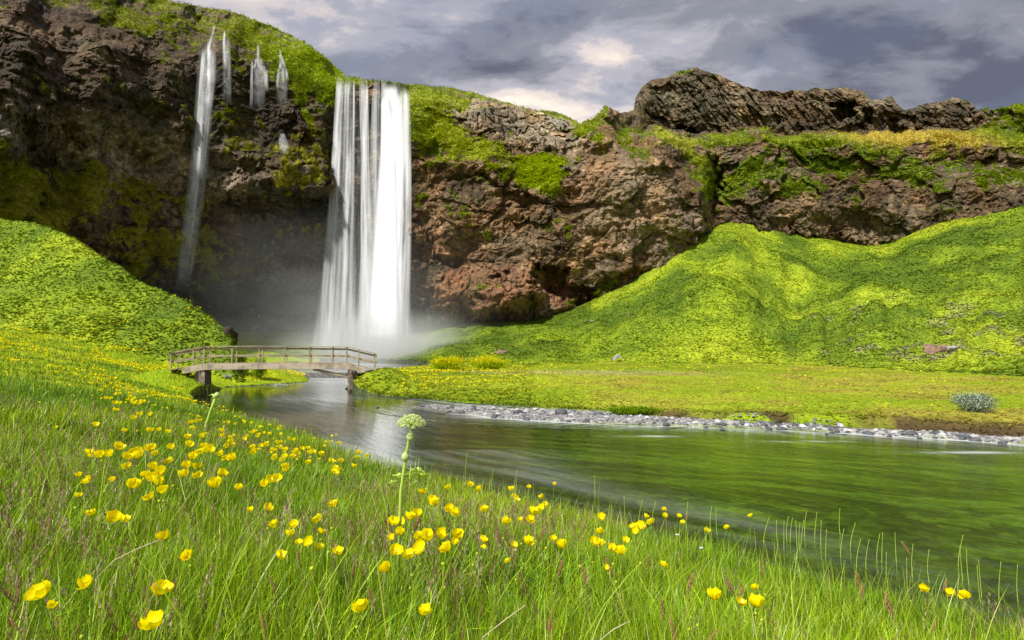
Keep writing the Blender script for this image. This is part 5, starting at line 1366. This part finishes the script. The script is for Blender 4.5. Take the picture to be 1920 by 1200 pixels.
for lst, where in ((lefts, 'in the brownish grass left of centre'), (rights, 'in the green grass right of centre')):
    for i, (px, py, hp) in enumerate(lst):
        D = find_D(px, py, rs2.uniform(.42, .52), .9, 8); P_ = unproj(px, py, D); P2 = unproj(px + rs2.uniform(-16, 16), py + hp * rs2.uniform(.7, 1.1), D)
        bx_, by_ = P2[0] + rs2.uniform(-.03, .03), P2[1]; g0 = gz(bx_, by_)
        root = empty('sorrel', (bx_, by_, g0)); tag(root, f'{ordn[i]} rusty sorrel spike from the left {where}', 'sorrel', 'rusty sorrel spikes ' + where)
        t0 = Vector(P2) - Vector((bx_, by_, g0)); t1 = Vector(P_) - Vector((bx_, by_, g0))
        stem_obj(root, (0, 0, -.02), t0, .0012, mat=M_SOR)
        o = link('seed_spike', SPK[i % 4], root); o.location = t0; o.rotation_mode = 'QUATERNION'; o.rotation_quaternion = (t1 - t0).to_track_quat('Z', 'Y'); L = (t1 - t0).length; o.scale = (L * .75, L * .75, L)
M_HT = mat_flat('horsetail stem', (0.42, 0.62, 0.08), .5, .2, .3, 60)
ht = [(1442, 970), (1456, 975), (1470, 978), (1478, 968), (1486, 970), (1492, 975), (1500, 980), (1507, 975), (1512, 960), (1532, 960), (1540, 975), (1550, 992), (1575, 953), (1583, 990), (1604, 980), (1614, 1010), (1630, 1010), (1650, 1000), (1655, 998), (1678, 998), (1662, 1035), (1712, 1020), (1700, 1045), (1742, 1030), (1800, 1025), (1806, 1003), (1812, 1030), (1835, 1050), (1832, 1060), (1877, 1052), (1908, 1058), (1115, 892), (1205, 935), (1335, 948), (1343, 955), (1230, 940), (1170, 930), (925, 880), (876, 850), (970, 880), (1290, 940)]
for i, (px, yt) in enumerate(sorted(ht)):
    D = find_D(px, yt, .62, 1.2, 12); P_ = unproj(px, yt, D); bx_ = P_[0] + random.uniform(-.10, .05); g0 = gz(bx_, P_[1])
    root = empty('horsetail', (bx_, P_[1], g0)); tip = Vector((P_[0] - bx_, 0, P_[2] - g0))
    b = PB(); bv = Vector((random.uniform(.0, .05), 0, 0)); k = D * .0005 + .0010
    pts = [Vector((0, 0, -.02)).lerp(tip, t) - bv * math.sin(t * math.pi) for t in np.linspace(0, 1, 12)]
    b.tube(pts, [k * (1 - .55 * t) for t in np.linspace(0, 1, 12)], 6)
    for t in np.linspace(.3, .95, 8):
        j = int(t * 11); b.ball(pts[j].lerp(pts[min(11, j+1)], t * 11 - j), k * 1.25 * (1 - .5 * t), 6, 3, 1.1)
    b.obj('stem', M_HT, root, True)
    tag(root, f'{ordn[i] if i < 40 else "last"} jointed horsetail stem from the left along the near water edge', 'horsetail', 'horsetail stems at the near water edge')
M_STRAW = mat_flat('dry pale straw', (0.55, 0.45, 0.30), .7, .1, .3, 50)
for pts, lb in ((((985, 1135), (950, 1160), (905, 1195)), 'pale dry stick lying aslant in the bottom centre grass'), (((1180, 1165), (1150, 1180), (1120, 1205)), 'short pale dry stick at the bottom right of centre'), (((300, 1012), (255, 1030), (215, 1050), (180, 1085)), 'bent dry straw arching over the left foreground')):
    D = find_D(pts[-1][0], pts[-1][1], .42, .9, 5); P_ = [Vector(unproj(a, b_, D)) for a, b_ in pts]
    g0 = gz(P_[-1].x, P_[-1].y); o_ = Vector((P_[-1].x, P_[-1].y, g0))
    b = PB(); ps_ = [p_ - o_ for p_ in P_]; ps_.append(Vector((ps_[-1].x * 1.0 - .02, 0.02, 0))); b.tube(ps_, [.0016] * (len(ps_) - 1) + [.002], 6)
    o = b.obj('dry_stalk', M_STRAW, None, True); o.location = o_; tag(o, lb, 'stalk')
for (px, yt, lb) in ((1116, 888, 'tall broad green blade rising left of the right buttercups'), (1085, 950, 'broad leaning green blade beside the tall broad blade')):
    D = find_D(px, yt, .62, 1.2, 6); P_ = unproj(px, yt, D); g0 = gz(P_[0], D); v, f, cl = blades(np.array([[0, 0, 0.]]), np.array([P_[2] - g0]), np.array([.013]), np.array([0.]), np.array([.06 if px > 1100 else .3]), np.array([[.10, .25, .01]]), np.array([[.28, .48, .01]]), 7, twist=np.array([0.]))
    o = link('broad_blade', mesh_from('broad_blade', v, f, M_GRASS, cl)); o.location = (P_[0], D, g0); tag(o, lb, 'grass blade')
M_COT = mat_flat('white petals', (.82, .82, .84), .5, .3, .08, 60)
for (px, py, lb) in ((1270, 1004, 'white pea-like blossom right of the right buttercup pair'), (1314, 1030, 'smaller white blossom low in the grass at the right')):
    D = find_D(px, py, .5, 1, 6); P_ = unproj(px, py, D); g0 = gz(P_[0], D); root = empty('white_flower', (P_[0], D, g0)); tag(root, lb, 'flower', 'white blossoms in the near grass')
    tip = Vector((0, 0, P_[2] - g0)); stem_obj(root, (0, 0, 0), tip, .0013); b = PB()
    for k in range(5 if px < 1300 else 3):
        d = Vector((random.uniform(-1, 1), random.uniform(-.5, .5), random.uniform(.2, 1))).normalized(); b.ball(tip + d * .012, .0075, 8, 6, 1.7, axis=d)
    b.obj('blossom', M_COT, root, True)
print('objects', len(sc.objects))
